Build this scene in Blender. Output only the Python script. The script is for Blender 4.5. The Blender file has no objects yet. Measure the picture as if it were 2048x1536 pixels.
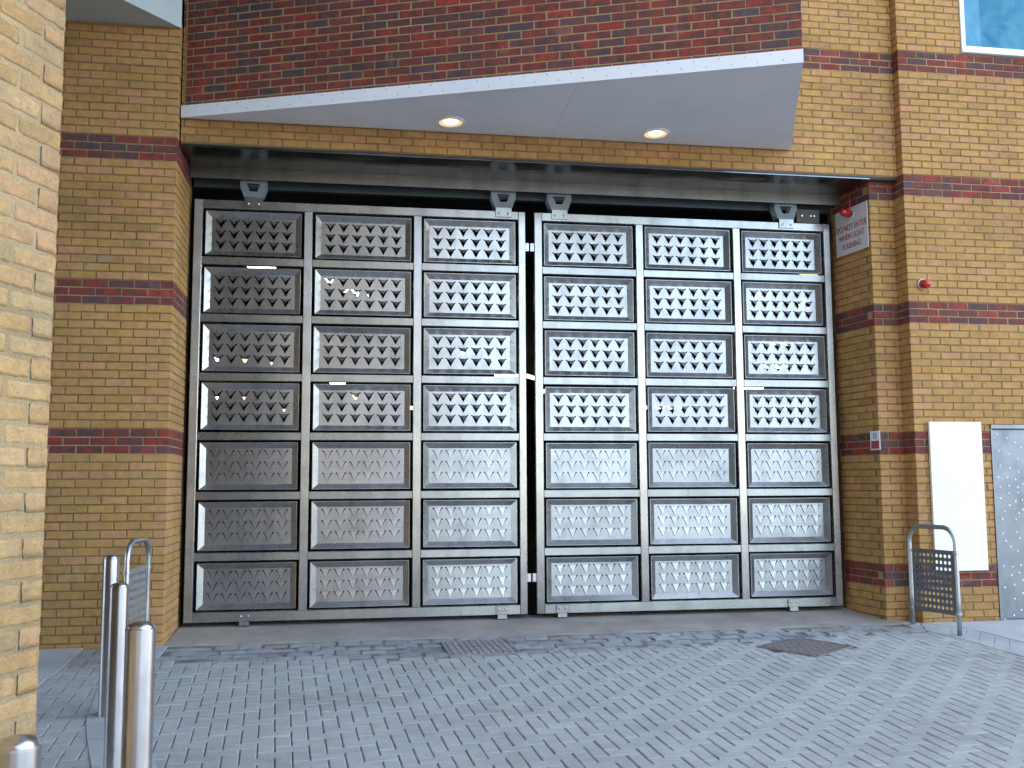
import bpy, bmesh, math, random
from mathutils import Vector, Matrix
from mathutils.geometry import tessellate_polygon
random.seed(7)
S = bpy.context.scene
COL = S.collection
D2 = bpy.data

# ------------------------------------------------------------------ camera
EYE = Vector((0, 0, 0))
FW = Vector((0.16290, 0.98157, 0.09987)); RT = Vector((0.98651, -0.16349, -0.00499 + 0.0)); FOC = 1991.0
YAW, PIT, ROL = math.radians(9.42287), math.radians(5.73180), math.radians(-0.28640)
FW = Vector((math.sin(YAW)*math.cos(PIT), math.cos(YAW)*math.cos(PIT), math.sin(PIT)))
r0 = Vector((math.cos(YAW), -math.sin(YAW), 0)); u0 = r0.cross(FW)
RT = math.cos(ROL)*r0 + math.sin(ROL)*u0
UP = -math.sin(ROL)*r0 + math.cos(ROL)*u0
cam_d = D2.cameras.new('camera'); cam = D2.objects.new('camera', cam_d); COL.objects.link(cam)
cam.matrix_world = Matrix(((RT.x, UP.x, -FW.x, 0), (RT.y, UP.y, -FW.y, 0), (RT.z, UP.z, -FW.z, 0), (0, 0, 0, 1)))
cam_d.sensor_width = 36; cam_d.lens = 36*FOC/2048; cam_d.clip_start = 0.05; cam_d.clip_end = 600
S.camera = cam

# ------------------------------------------------------------------ light
EXPOSURE = 2.78
SUN_EL, SUN_AZ = 34.0, 58.0            # sun stands behind the building; azimuth from +Y towards +X
world = D2.worlds.new('World'); S.world = world; world.use_nodes = True
wn = world.node_tree.nodes; wl = world.node_tree.links; wn.clear()
wo = wn.new('ShaderNodeOutputWorld'); bg = wn.new('ShaderNodeBackground'); sky = wn.new('ShaderNodeTexSky')
sky.sky_type = 'NISHITA'; sky.sun_disc = False
sky.sun_elevation = math.radians(SUN_EL); sky.sun_rotation = math.radians(SUN_AZ)
sky.air_density = 1.0; sky.dust_density = 1.2; sky.ozone_density = 1.0
bg.inputs['Strength'].default_value = 0.15
tc = wn.new('ShaderNodeTexCoord'); mp = wn.new('ShaderNodeMapping'); mp.inputs['Scale'].default_value = (1, 1, 2.6)
nz = wn.new('ShaderNodeTexNoise'); nz.inputs['Scale'].default_value = 2.3; nz.inputs['Detail'].default_value = 8; nz.inputs['Roughness'].default_value = .56
rp = wn.new('ShaderNodeValToRGB'); rp.color_ramp.elements[0].position = .48; rp.color_ramp.elements[1].position = .68
mxs = wn.new('ShaderNodeMix'); mxs.data_type = 'RGBA'; mxs.inputs[7].default_value = (4.6, 4.8, 5.1, 1)
mm = wn.new('ShaderNodeMath'); mm.operation = 'MULTIPLY'; mm.inputs[1].default_value = .8
wl.new(tc.outputs['Generated'], mp.inputs[0]); wl.new(mp.outputs[0], nz.inputs['Vector']); wl.new(nz.outputs[0], rp.inputs[0])
wl.new(rp.outputs[0], mm.inputs[0]); wl.new(mm.outputs[0], mxs.inputs[0]); wl.new(sky.outputs[0], mxs.inputs[6])
wl.new(mxs.outputs[2], bg.inputs[0]); wl.new(bg.outputs[0], wo.inputs[0])
sd = D2.lights.new('sun', 'SUN'); sun = D2.objects.new('sun', sd); COL.objects.link(sun)
sd.energy = 3.5; sd.angle = math.radians(.53); sd.color = (1, .95, .88)
az, el = math.radians(SUN_AZ), math.radians(SUN_EL)
sv = Vector((math.sin(az)*math.cos(el), math.cos(az)*math.cos(el), math.sin(el)))
sun.rotation_euler = sv.to_track_quat('Z', 'Y').to_euler(); sun.location = sv*60
S.view_settings.view_transform = 'Standard'; S.view_settings.look = 'None'
S.view_settings.exposure = EXPOSURE; S.view_settings.gamma = 1; S.view_settings.use_curve_mapping = False

# ------------------------------------------------------------------ materials
def nmat(name):
    m = D2.materials.new(name); m.use_nodes = True; nt = m.node_tree; nt.nodes.clear()
    o = nt.nodes.new('ShaderNodeOutputMaterial'); b = nt.nodes.new('ShaderNodeBsdfPrincipled')
    nt.links.new(b.outputs[0], o.inputs[0]); return m, nt, b
def N(nt, t, **kw):
    n = nt.nodes.new('ShaderNode'+t)
    for k, v in kw.items():
        if k in n.inputs: n.inputs[k].default_value = v
        else: setattr(n, k, v)
    return n
def ramp(nt, stops, interp='LINEAR'):
    n = nt.nodes.new('ShaderNodeValToRGB'); cr = n.color_ramp; cr.interpolation = interp
    while len(cr.elements) < len(stops): cr.elements.new(.5)
    for e, (p, c) in zip(cr.elements, stops):
        e.position = p; e.color = (c[0], c[1], c[2], 1) if not isinstance(c, (int, float)) else (c, c, c, 1)
    return n
def mixc(nt, fac, a, b, mode='MIX'):
    n = nt.nodes.new('ShaderNodeMix'); n.data_type = 'RGBA'; n.blend_type = mode
    for i, v in ((0, fac), (6, a), (7, b)):
        if hasattr(v, 'links'): nt.links.new(v, n.inputs[i])
        elif isinstance(v, (int, float)): n.inputs[i].default_value = v
        else: n.inputs[i].default_value = (*v[:3], 1)
    return n.outputs[2]
def math_(nt, op, a, b=None):
    n = nt.nodes.new('ShaderNodeMath'); n.operation = op
    for i, v in ((0, a), (1, b)):
        if v is None: continue
        if hasattr(v, 'links'): nt.links.new(v, n.inputs[i])
        else: n.inputs[i].default_value = v
    return n.outputs[0]
def posn(nt, scale=1.0, sc=(1, 1, 1), **kw):
    g = N(nt, 'NewGeometry'); m = N(nt, 'Mapping'); m.inputs['Scale'].default_value = sc
    nt.links.new(g.outputs['Position'], m.inputs[0])
    t = N(nt, 'TexNoise'); t.inputs['Scale'].default_value = scale
    for k, v in kw.items(): t.inputs[k].default_value = v
    nt.links.new(m.outputs[0], t.inputs['Vector']); return t.outputs[0]
def bump(nt, b, h, strength=.3, dist=.01):
    n = N(nt, 'Bump'); n.inputs['Strength'].default_value = strength; n.inputs['Distance'].default_value = dist
    nt.links.new(h, n.inputs['Height']); nt.links.new(n.outputs[0], b.inputs['Normal'])
def piece_random(nt):
    oi = N(nt, 'ObjectInfo'); g = N(nt, 'NewGeometry')
    return math_(nt, 'FRACT', math_(nt, 'ADD', oi.outputs['Random'], g.outputs['Random Per Island']))

def brick_mat(name, stops, patch, rough_bump=.35, fleck=.5, dark=(.16, .11, .07)):
    m, nt, b = nmat(name); r = piece_random(nt)
    base = ramp(nt, stops); nt.links.new(r, base.inputs[0]); c = base.outputs[0]
    big = posn(nt, 14, Detail=3, Roughness=.6)
    pr_ = ramp(nt, [(.35, patch[0]), (.62, patch[1])]); nt.links.new(big, pr_.inputs[0])
    c = mixc(nt, .75, c, mixc(nt, 1, c, pr_.outputs[0], 'MULTIPLY'))
    fine = posn(nt, 190, Detail=4, Roughness=.7)
    fr = ramp(nt, [(.3, .72), (.6, 1.08)]); nt.links.new(fine, fr.inputs[0]); c = mixc(nt, .8, c, fr.outputs[0], 'MULTIPLY')
    sp = posn(nt, 75, Detail=2, Roughness=.5); sr = ramp(nt, [(.70, 0.0), (.76, 1.0)]); nt.links.new(sp, sr.inputs[0])
    c = mixc(nt, math_(nt, 'MULTIPLY', sr.outputs[0], fleck), c, (.55, .5, .44))
    dk = posn(nt, 60, sc=(1, 1, 1.3), Detail=3); dr = ramp(nt, [(.22, 1.0), (.33, 0.0)]); nt.links.new(dk, dr.inputs[0])
    c = mixc(nt, math_(nt, 'MULTIPLY', dr.outputs[0], .5), c, dark)
    w = posn(nt, .9, Detail=3); wr = ramp(nt, [(.3, .82), (.7, 1.08)]); nt.links.new(w, wr.inputs[0]); c = mixc(nt, 1, c, wr.outputs[0], 'MULTIPLY')
    st = posn(nt, 1.7, sc=(1.6, 1.6, .6), Detail=6, Roughness=.68); sq = ramp(nt, [(.50, 0.0), (.70, .55)]); nt.links.new(st, sq.inputs[0])
    c = mixc(nt, sq.outputs[0], c, mixc(nt, 1, c, (.78, .80, .86), 'MULTIPLY'))
    bl = posn(nt, 3.3, Detail=5, Roughness=.7); bq = ramp(nt, [(.62, 0.0), (.74, .30)]); nt.links.new(bl, bq.inputs[0]); c = mixc(nt, bq.outputs[0], c, (.40, .35, .28))
    nt.links.new(c, b.inputs['Base Color']); b.inputs['Roughness'].default_value = .9; b.inputs['Specular IOR Level'].default_value = .25
    bump(nt, b, fine, rough_bump, .004); return m
YST = [(0, (0.442, 0.247, 0.083)), (.2, (0.485, 0.282, 0.100)), (.4, (0.454, 0.266, 0.092)), (.55, (0.506, 0.282, 0.113)), (.7, (0.422, 0.252, 0.089)), (.84, (0.527, 0.276, 0.130)), (.93, (0.464, 0.257, 0.117)), (1, (0.369, 0.219, 0.083))]
M_YEL = brick_mat('yellow_stock_brick', YST, ((.80, .82, .84), (1.12, 1.08, 1.0)))
M_RED = brick_mat('red_multi_brick', [(0, (.24, .052, .038)), (.18, (.19, .06, .045)), (.34, (.15, .062, .05)), (.5, (.21, .052, .042)), (.64, (.10, .072, .068)), (.8, (.16, .06, .052)), (.9, (.29, .062, .04)), (1, (.09, .078, .08))],
                  ((.40, .85, 1.15), (1.5, .85, .75)), fleck=.35, dark=(.05, .05, .06))
M_CREAM = brick_mat('cream_stock_brick', [(0, (0.471, 0.316, 0.144)), (.25, (0.506, 0.348, 0.168)), (.45, (0.452, 0.293, 0.125)), (.6, (0.515, 0.333, 0.175)), (.8, (0.416, 0.301, 0.156)), (1, (0.542, 0.373, 0.188))], ((.82, .84, .88), (1.1, 1.07, 1.02)), rough_bump=.6, fleck=.6)
nt = M_CREAM.node_tree; bb = [n for n in nt.nodes if n.type == 'BSDF_PRINCIPLED'][0]
f1 = posn(nt, 42, Detail=6, Roughness=.72); f2 = posn(nt, 300, Detail=3, Roughness=.7); vo = N(nt, 'TexVoronoi'); gg = N(nt, 'NewGeometry'); vo.inputs['Scale'].default_value = 95
nt.links.new(gg.outputs['Position'], vo.inputs['Vector']); vr = ramp(nt, [(.08, 0.0), (.22, 1.0)]); nt.links.new(vo.outputs['Distance'], vr.inputs[0])
pitmask = posn(nt, 16, Detail=3); pm = ramp(nt, [(.50, 1.0), (.60, 0.0)]); nt.links.new(pitmask, pm.inputs[0])
pit = math_(nt, 'MAXIMUM', vr.outputs[0], pm.outputs[0])
hsum = math_(nt, 'ADD', math_(nt, 'ADD', math_(nt, 'MULTIPLY', f1, 1.3), math_(nt, 'MULTIPLY', f2, .35)), math_(nt, 'MULTIPLY', pit, .35))
bump(nt, bb, hsum, .9, .006)
cl = bb.inputs['Base Color'].links[0].from_socket; pr2 = ramp(nt, [(.0, .62), (1.0, 1.0)]); nt.links.new(pit, pr2.inputs[0])
mt = ramp(nt, [(.34, (.80, .80, .86)), (.5, (1, 1, 1)), (.66, (1.10, 1.0, .92))]); nt.links.new(f1, mt.inputs[0])
nt.links.new(mixc(nt, 1, mixc(nt, 1, cl, pr2.outputs[0], 'MULTIPLY'), mt.outputs[0], 'MULTIPLY'), bb.inputs['Base Color'])
def mortar_mat(name, col):
    m, nt, b = nmat(name); f = posn(nt, 160, Detail=4); r = ramp(nt, [(.3, .7), (.7, 1.15)]); nt.links.new(f, r.inputs[0])
    w = posn(nt, 2.2, Detail=4); wr = ramp(nt, [(.3, .75), (.7, 1.15)]); nt.links.new(w, wr.inputs[0])
    c = mixc(nt, 1, mixc(nt, 1, col, r.outputs[0], 'MULTIPLY'), wr.outputs[0], 'MULTIPLY')
    nt.links.new(c, b.inputs['Base Color']); b.inputs['Roughness'].default_value = .95; bump(nt, b, f, .5, .004); return m
M_MORT = mortar_mat('mortar_brown', (.26, .165, .075)); M_MORT_L = mortar_mat('mortar_sand', (.38, .27, .13)); M_MORT_C = mortar_mat('mortar_cream', (.37, .275, .15))

def steel(name, col=(.60, .61, .62), rough=.3, aniso=.75, rot=0.0, radial=False, var=.05, streak=(3, 3, 260), metallic=1.0):
    m, nt, b = nmat(name)
    s = posn(nt, 1.0, sc=streak, Detail=3); blot = posn(nt, 3.0, Detail=5, Roughness=.65); dirt = posn(nt, 7.0, Detail=2, Roughness=.5)
    sr = ramp(nt, [(.3, 1-var), (.7, 1+var)]); nt.links.new(s, sr.inputs[0])
    br = ramp(nt, [(.3, .84), (.65, 1.05)]); nt.links.new(blot, br.inputs[0])
    c = mixc(nt, 1, mixc(nt, 1, col, sr.outputs[0], 'MULTIPLY'), br.outputs[0], 'MULTIPLY')
    oi = N(nt, 'ObjectInfo'); orr = ramp(nt, [(0, .90), (1, 1.07)]); nt.links.new(oi.outputs['Random'], orr.inputs[0]); c = mixc(nt, 1, c, orr.outputs[0], 'MULTIPLY')
    sm = posn(nt, 5.0, sc=(1, 1, .45), Detail=5, Roughness=.7); smr = ramp(nt, [(.50, 1.0), (.66, .80)]); nt.links.new(sm, smr.inputs[0]); c = mixc(nt, 1, c, smr.outputs[0], 'MULTIPLY')
    nt.links.new(c, b.inputs['Base Color']); b.inputs['Metallic'].default_value = metallic
    rr = ramp(nt, [(.3, rough*.92), (.75, rough*1.12)]); nt.links.new(dirt, rr.inputs[0]); nt.links.new(rr.outputs[0], b.inputs['Roughness'])
    if aniso:
        b.inputs['Anisotropic'].default_value = aniso; b.inputs['Anisotropic Rotation'].default_value = rot
        t = N(nt, 'Tangent')
        if radial: t.direction_type = 'RADIAL'; t.axis = 'Z'
        else: t.direction_type = 'UV_MAP'; t.uv_map = 'UVMap'
        nt.links.new(t.outputs[0], b.inputs['Tangent'])
    if not aniso: bump(nt, b, s, .012, .001)
    return m
M_FRAME = steel('brushed_frame_steel', (.385, .395, .39), .28, .7, rot=.25, metallic=.82)
M_STILE = steel('brushed_stile_steel', (.42, .42, .42), .26, .7, rot=0.0, metallic=.85, streak=(200, 200, 3))
M_PAN = steel('brushed_panel_steel', (.41, .42, .43), .28, .75, rot=.25, metallic=.80)
M_SOFFIT_ST = steel('polished_soffit_steel', (.22, .225, .225), .2, 0, var=.06, streak=(1.5, 6, 1))
M_BOLL = steel('brushed_bollard_steel', (.52, .52, .54), .30, .75, radial=True, streak=(260, 260, 4), rot=.25)
M_GALV = steel('galvanised_tube', (.50, .52, .53), .34, 0, streak=(40, 40, 40))
M_ZINC = steel('zinc_grey_paint', (.22, .27, .30), .55, 0, metallic=.2)
M_BOLT = steel('bolt_steel', (.55, .55, .55), .3, 0)
M_DOOR = steel('dimpled_door_steel', (.22, .235, .26), .42, 0, streak=(20, 20, 60))
M_IRON = steel('cast_iron', (.20, .175, .165), .75, 0, metallic=.25, streak=(30, 30, 30))
def plain(name, col, rough=.6, nscale=8, var=.1, bmp=.0, fine=120, spec=.5):
    m, nt, b = nmat(name); a = posn(nt, nscale, Detail=5, Roughness=.6); r = ramp(nt, [(.3, 1-var), (.7, 1+var*.5)]); nt.links.new(a, r.inputs[0])
    f = posn(nt, fine, Detail=3); fr = ramp(nt, [(.3, 1-var*.5), (.7, 1+var*.4)]); nt.links.new(f, fr.inputs[0])
    c = mixc(nt, 1, mixc(nt, 1, col, r.outputs[0], 'MULTIPLY'), fr.outputs[0], 'MULTIPLY'); nt.links.new(c, b.inputs['Base Color'])
    b.inputs['Roughness'].default_value = rough; b.inputs['Specular IOR Level'].default_value = spec
    if bmp: bump(nt, b, f, bmp, .003)
    return m
M_WHITE = plain('white_painted_board', (.80, .80, .81), .6, 2, .07)
M_OSOF = plain('shade_toned_soffit', (.44, .47, .43), .7, 2, .1); M_OFAS = plain('shade_toned_fascia', (.46, .52, .50), .6, 2, .06)  # overhang paints toned down: shade of the deep recess is in the colour
M_FASC = plain('white_fascia_metal', (.78, .80, .83), .4, 2, .05)
M_PVC = plain('white_window_plastic', (.80, .83, .85), .3, 2, .03)
M_BOARD = plain('cream_white_board', (.85, .84, .70), .5, 1.2, .03)
M_SIGN = plain('grey_white_sign', (.62, .64, .66), .45, 4, .06)
M_REDL = plain('red_lettering', (.38, .06, .07), .5, 20, .1)
M_REDP = plain('red_sign_panel', (.36, .04, .07), .5, 20, .1)
M_BLACK = plain('black_plastic', (.02, .02, .02), .4)
M_CONC = plain('threshold_concrete', (.36, .32, .275), .85, 2.2, .28, .5)
M_SLAB = plain('smooth_paving_slab', (.42, .43, .43), .85, 1.6, .2, .4)
M_KERB = plain('flush_kerb_stone', (.38, .39, .39), .85, 2.5, .2, .4)
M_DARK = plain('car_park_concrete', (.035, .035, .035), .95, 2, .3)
M_BED = plain('joint_sand', (.15, .15, .15), .98, 5, .3, .4)
M_BEDS = plain('rough_mortar_bed', (.19, .185, .175), .95, 9, .45, .9, fine=60)
M_FARG = plain('outer_ground', (.25, .25, .25), .95, .5, .2)
M_MASS = plain('building_mass_brick', (.21, .20, .185), .9, 2, .2)
M_CURT = plain('net_curtain', (.9, .92, .92), .9, 6, .08)
def paver_mat(name, stops, bmp=.4):
    m, nt, b = nmat(name); r = piece_random(nt); base = ramp(nt, stops); nt.links.new(r, base.inputs[0])
    big = posn(nt, 1.1, Detail=6, Roughness=.65); br = ramp(nt, [(.28, .78), (.46, 1.0), (.72, 1.1)]); nt.links.new(big, br.inputs[0])
    mid = posn(nt, 6, Detail=4, Roughness=.6); mr = ramp(nt, [(.3, .88), (.7, 1.07)]); nt.links.new(mid, mr.inputs[0])
    fine = posn(nt, 260, Detail=3, Roughness=.7); fr = ramp(nt, [(.3, .74), (.7, 1.18)]); nt.links.new(fine, fr.inputs[0])
    c = mixc(nt, 1, mixc(nt, 1, mixc(nt, 1, base.outputs[0], br.outputs[0], 'MULTIPLY'), mr.outputs[0], 'MULTIPLY'), fr.outputs[0], 'MULTIPLY')
    sp = posn(nt, 28, Detail=1); sr = ramp(nt, [(.76, 0.0), (.79, 1.0)]); nt.links.new(sp, sr.inputs[0])
    c = mixc(nt, math_(nt, 'MULTIPLY', sr.outputs[0], .35), c, (.5, .5, .5))
    nt.links.new(c, b.inputs['Base Color']); b.inputs['Roughness'].default_value = .82; b.inputs['Specular IOR Level'].default_value = .35
    bump(nt, b, fine, bmp, .003); return m
M_PAVE = paver_mat('grey_block_paver', [(0, (0.343, 0.352, 0.336)), (.3, (0.374, 0.377, 0.355)), (.6, (0.359, 0.362, 0.346)), (.85, (0.390, 0.388, 0.365)), (1, (0.328, 0.337, 0.326))])
M_SETT = paver_mat('rough_grey_sett', [(0, (.27, .275, .275)), (.4, (.32, .325, .33)), (.7, (.29, .295, .295)), (1, (.35, .355, .355))], .8)
def emis(name, col, st):
    m, nt, b = nmat(name); b.inputs['Base Color'].default_value = (*col, 1); b.inputs['Emission Color'].default_value = (*col, 1); b.inputs['Emission Strength'].default_value = st; return m
M_TUBE = emis('fluorescent_tube', (1, .78, .38), .40); M_TUBEW = emis('white_tube', (1, .96, .86), 1.2)
M_LAMP = emis('downlight_glow', (1, .80, .50), .62); M_LAMPR = emis('downlight_reflector', (1, .58, .22), .13)
def red_lens():
    m, nt, b = nmat('red_lens'); b.inputs['Base Color'].default_value = (.42, .008, .012, 1); b.inputs['Roughness'].default_value = .22; b.inputs['Coat Weight'].default_value = .5; return m
M_LENS = red_lens()
def glass_mat():
    m = D2.materials.new('window_glass'); m.use_nodes = True; nt = m.node_tree; nt.nodes.clear(); o = N(nt, 'OutputMaterial')
    g = N(nt, 'BsdfGlossy'); g.inputs['Roughness'].default_value = .012; g.inputs['Color'].default_value = (.16, .42, .52, 1)
    t = N(nt, 'BsdfTransparent'); t.inputs['Color'].default_value = (.62, .72, .78, 1); x = N(nt, 'MixShader'); x.inputs[0].default_value = .20
    w = posn(nt, 2.2, Detail=2); bn = N(nt, 'Bump'); bn.inputs['Strength'].default_value = .25; bn.inputs['Distance'].default_value = .05; nt.links.new(w, bn.inputs['Height']); nt.links.new(bn.outputs[0], g.inputs['Normal'])
    nt.links.new(t.outputs[0], x.inputs[1]); nt.links.new(g.outputs[0], x.inputs[2]); nt.links.new(x.outputs[0], o.inputs[0]); return m
M_GLASS = glass_mat()
# wavy reflection on the steel soffit
nt = M_SOFFIT_ST.node_tree; bb = [n for n in nt.nodes if n.type == 'BSDF_PRINCIPLED'][0]
wv = posn(nt, 1.6, sc=(1, 2.5, 1), Detail=2); bump(nt, bb, wv, .35, .02)

# ------------------------------------------------------------------ mesh helpers
def put(name, verts, faces, mat, parent=None, smooth=False, mats=None, mi=None, uv=True):
    me = D2.meshes.new(name); me.from_pydata([tuple(v) for v in verts], [], faces)
    if mats:
        for m_ in mats: me.materials.append(m_)
        me.polygons.foreach_set('material_index', mi)
    else: me.materials.append(mat)
    if uv:
        l = me.uv_layers.new(name='UVMap'); co = me.vertices
        ne = Vector((0, 0, 0))
        for p in me.polygons:
            n = p.normal
            for li, vi in zip(p.loop_indices, p.vertices):
                c = co[vi].co
                l.data[li].uv = (c.x, c.z) if abs(n.y) >= max(abs(n.x), abs(n.z)) else ((c.y, c.z) if abs(n.x) > abs(n.z) else (c.x, c.y))
    if smooth: me.polygons.foreach_set('use_smooth', [True]*len(me.polygons))
    me.update(); o = D2.objects.new(name, me); COL.objects.link(o)
    if parent: o.parent = parent
    return o
class MB:
    def __init__(s): s.v = []; s.f = []
    def add(s, v, f):
        b = len(s.v); s.v += [Vector(x) for x in v]; s.f += [tuple(i+b for i in q) for q in f]; return s
    def box(s, x0, x1, y0, y1, z0, z1):
        return s.add([(x0, y0, z0), (x1, y0, z0), (x1, y1, z0), (x0, y1, z0), (x0, y0, z1), (x1, y0, z1), (x1, y1, z1), (x0, y1, z1)],
                     [(0, 3, 2, 1), (4, 5, 6, 7), (0, 1, 5, 4), (1, 2, 6, 5), (2, 3, 7, 6), (3, 0, 4, 7)])
    def bbox(s, x0, x1, y0, y1, z0, z1, c=.003):
        # box whose front (-y) edges are chamfered
        return s.add([(x0, y1, z0), (x1, y1, z0), (x1, y1, z1), (x0, y1, z1), (x0, y0+c, z0), (x1, y0+c, z0), (x1, y0+c, z1), (x0, y0+c, z1),
                      (x0+c, y0, z0+c), (x1-c, y0, z0+c), (x1-c, y0, z1-c), (x0+c, y0, z1-c)],
                     [(0, 3, 2, 1), (0, 1, 5, 4), (1, 2, 6, 5), (2, 3, 7, 6), (3, 0, 4, 7), (4, 5, 9, 8), (5, 6, 10, 9), (6, 7, 11, 10), (7, 4, 8, 11), (8, 9, 10, 11)])
    def prism(s, pts, z0, z1):
        n = len(pts); a = sum(pts[i][0]*pts[(i+1) % n][1]-pts[(i+1) % n][0]*pts[i][1] for i in range(n))
        if a < 0: pts = pts[::-1]
        return s.add([(p[0], p[1], z0) for p in pts]+[(p[0], p[1], z1) for p in pts],
                     [tuple(range(n))[::-1], tuple(range(n, 2*n))]+[(i, (i+1) % n, n+(i+1) % n, n+i) for i in range(n)])
    def lathe(s, prof, c, seg=24, axis='z', cap=True):
        vs = []; fs = []; m = len(prof)
        for i in range(seg):
            t = 2*math.pi*i/seg
            for r, h in prof:
                p = (r*math.cos(t), r*math.sin(t), h)
                if axis == 'y': p = (p[0], -h, p[1])
                if axis == 'x': p = (-h, p[0], p[1])
                vs.append((c[0]+p[0], c[1]+p[1], c[2]+p[2]))
        for i in range(seg):
            for j in range(m-1):
                a, b = i*m+j, ((i+1) % seg)*m+j; fs.append((a, b, b+1, a+1))
        if cap:
            if prof[0][0] > 1e-6: fs.append(tuple(i*m for i in range(seg))[::-1])
            if prof[-1][0] > 1e-6: fs.append(tuple(i*m+m-1 for i in range(seg)))
        return s.add(vs, fs)
    def tube(s, pts, r, seg=12):
        pts = [Vector(p) for p in pts]; rings = []; base = len(s.v); prev = None
        for i, p in enumerate(pts):
            t = (pts[min(i+1, len(pts)-1)]-pts[max(i-1, 0)]).normalized()
            if prev is None: a = t.cross(Vector((0.3, 1, .2))).normalized()
            else: a = (prev-t*prev.dot(t)).normalized()
            prev = a; b = t.cross(a)
            for k in range(seg):
                q = 2*math.pi*k/seg; s.v.append(p+a*(r*math.cos(q))+b*(r*math.sin(q)))
        for i in range(len(pts)-1):
            for k in range(seg):
                a0 = base+i*seg+k; a1 = base+i*seg+(k+1) % seg; s.f.append((a0, a1, a1+seg, a0+seg))
        s.f.append(tuple(base+k for k in range(seg))[::-1]); s.f.append(tuple(base+(len(pts)-1)*seg+k for k in range(seg)))
        return s
    def build(s, name, mat, parent=None, smooth=False, M=None):
        vs = [M @ v for v in s.v] if M is not None else s.v
        return put(name, vs, s.f, mat, parent, smooth)
def tag(o, label=None, cat=None, group=None, kind=None):
    if label: o['label'] = label
    if cat: o['category'] = cat
    if group: o['group'] = group
    if kind: o['kind'] = kind
    return o
def empty(name, label, cat, loc=(0, 0, 0), group=None):
    o = D2.objects.new(name, None); COL.objects.link(o); o.location = loc; o.empty_display_size = .1
    return tag(o, label, cat, group)
def smooth_by_angle(o, deg=35):
    me = o.data; me.polygons.foreach_set('use_smooth', [True]*len(me.polygons))
    bm = bmesh.new(); bm.from_mesh(me)
    for e in bm.edges: e.smooth = not (len(e.link_faces) == 2 and e.calc_face_angle(0) > math.radians(deg))
    bm.to_mesh(me); bm.free(); return o
def px(P):
    P = Vector(P); d = P.dot(FW)
    if d < .2: return None
    return 1024+FOC*P.dot(RT)/d, 768-FOC*P.dot(UP)/d, d
def gz(y): return -1.805+.05*y

# ------------------------------------------------------------------ brick kit
CH, BL, BH, JT = 1.3/18, .2075, .0628, .0098     # course height, brick length and height, perpend
PITCH = BL+JT; BD = .1
def brick_mesh(name, mat, L, seed, jit=.0016, cham=.0035, fine=False):
    rnd = random.Random(seed); h = BH/2; v = []; f = []
    nx, nz_ = (7, 3) if fine else (3, 1)
    # outer ring (arris) then inset ring, going round the face
    ring = []
    for i in range(nx): ring.append((-L/2+L*i/nx, -h))
    for i in range(nz_): ring.append((L/2, -h+2*h*i/nz_))
    for i in range(nx): ring.append((L/2-L*i/nx, h))
    for i in range(nz_): ring.append((-L/2, h-2*h*i/nz_))
    n = len(ring); J = lambda: rnd.uniform(-jit, jit)
    out = [(x+J(), z+J()) for x, z in ring]
    for x, z in out: v.append((x, BD, z))
    for x, z in out: v.append((x, cham*(1.2+rnd.random()*.8), z))
    for x, z in ring:
        sx = 1-cham*2*1.3/L; sz = 1-cham*2*1.3/(2*h); v.append((x*sx+J()*1.2, J()*.5, z*sz+J()*1.2))
    for i in range(n):
        j = (i+1) % n; f.append((i, j, n+j, n+i)); f.append((n+i, n+j, 2*n+j, 2*n+i))
    if fine:
        gx, gzn = 10, 4; base = len(v)
        # inner pitted face: second inset, dish-free noise
        for x, z in ring: v.append((x*.82+J(), rnd.uniform(-.0012, .0012), z*.55+J()))
        for i in range(n): j = (i+1) % n; f.append((2*n+i, 2*n+j, base+j, base+i))
        f.append(tuple(range(base, base+n)))
    else: f.append(tuple(range(2*n, 3*n)))
    me = D2.meshes.new(name); me.from_pydata(v, [], f); me.materials.append(mat)
    if fine: me.polygons.foreach_set('use_smooth', [True]*len(me.polygons))
    me.update(); return me
NV = 10
KIT = {'Y': [brick_mesh('brick', M_YEL, BL, i) for i in range(NV)], 'R': [brick_mesh('brick', M_RED, BL, 50+i, .0012, .0028) for i in range(NV)],
       'C': [brick_mesh('brick', M_CREAM, BL, 90+i, .0026, .0055, True) for i in range(14)]}
KITM = {'Y': M_YEL, 'R': M_RED, 'C': M_CREAM}
def no_low_band(k): return 'Y' if k < -3 else course_kind(k)
def course_kind(k): return 'R' if k % 18 in (15, 16, 17) else 'Y'      # k counts courses from z=.49 (top of a red band)
def z_course(k): return .49+k*CH+CH/2
def layout(out, P0, u, n, s0, s1, k0, k1, kind=course_kind, anchor=0.0, qs=False, qe=False, hole=None, clipz=None, phase=None):
    """bricks on one face. P0: 2D origin, u: 2D unit along, n: 2D outward normal; qs/qe: quoin at the start/end (headers alternate)"""
    off = BD+JT
    for k in range(k0, k1):
        par = k % 2; a = s0; e = s1
        if qs and par == (0 if qs > 0 else 1): a = s0+off
        if qe and par == 1: e = s1-off
        z = z_course(k); kk = kind(k)
        if qe: starts = []; s = e
        if qe:
            segs = []; s = e
            while s > a+.02: segs.append((max(s-BL, a), s)); s -= PITCH
        else:
            segs = []; s = a
            if not qs:
                s = s0+((anchor+(PITCH/2 if par else 0)) % PITCH)-PITCH
                if phase: s += phase(k)
            while s < e-.02:
                x0, x1 = max(s, a), min(s+BL, e)
                if x1-x0 > .02: segs.append((x0, x1))
                s += PITCH
        for x0, x1 in segs:
            if hole:
                r = hole(x0, x1, z)
                if r is None: continue
                x0, x1 = r
                if x1-x0 < .02: continue
            out.append((P0, u, n, (x0+x1)/2, x1-x0, z, kk, x1-x0))
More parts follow.
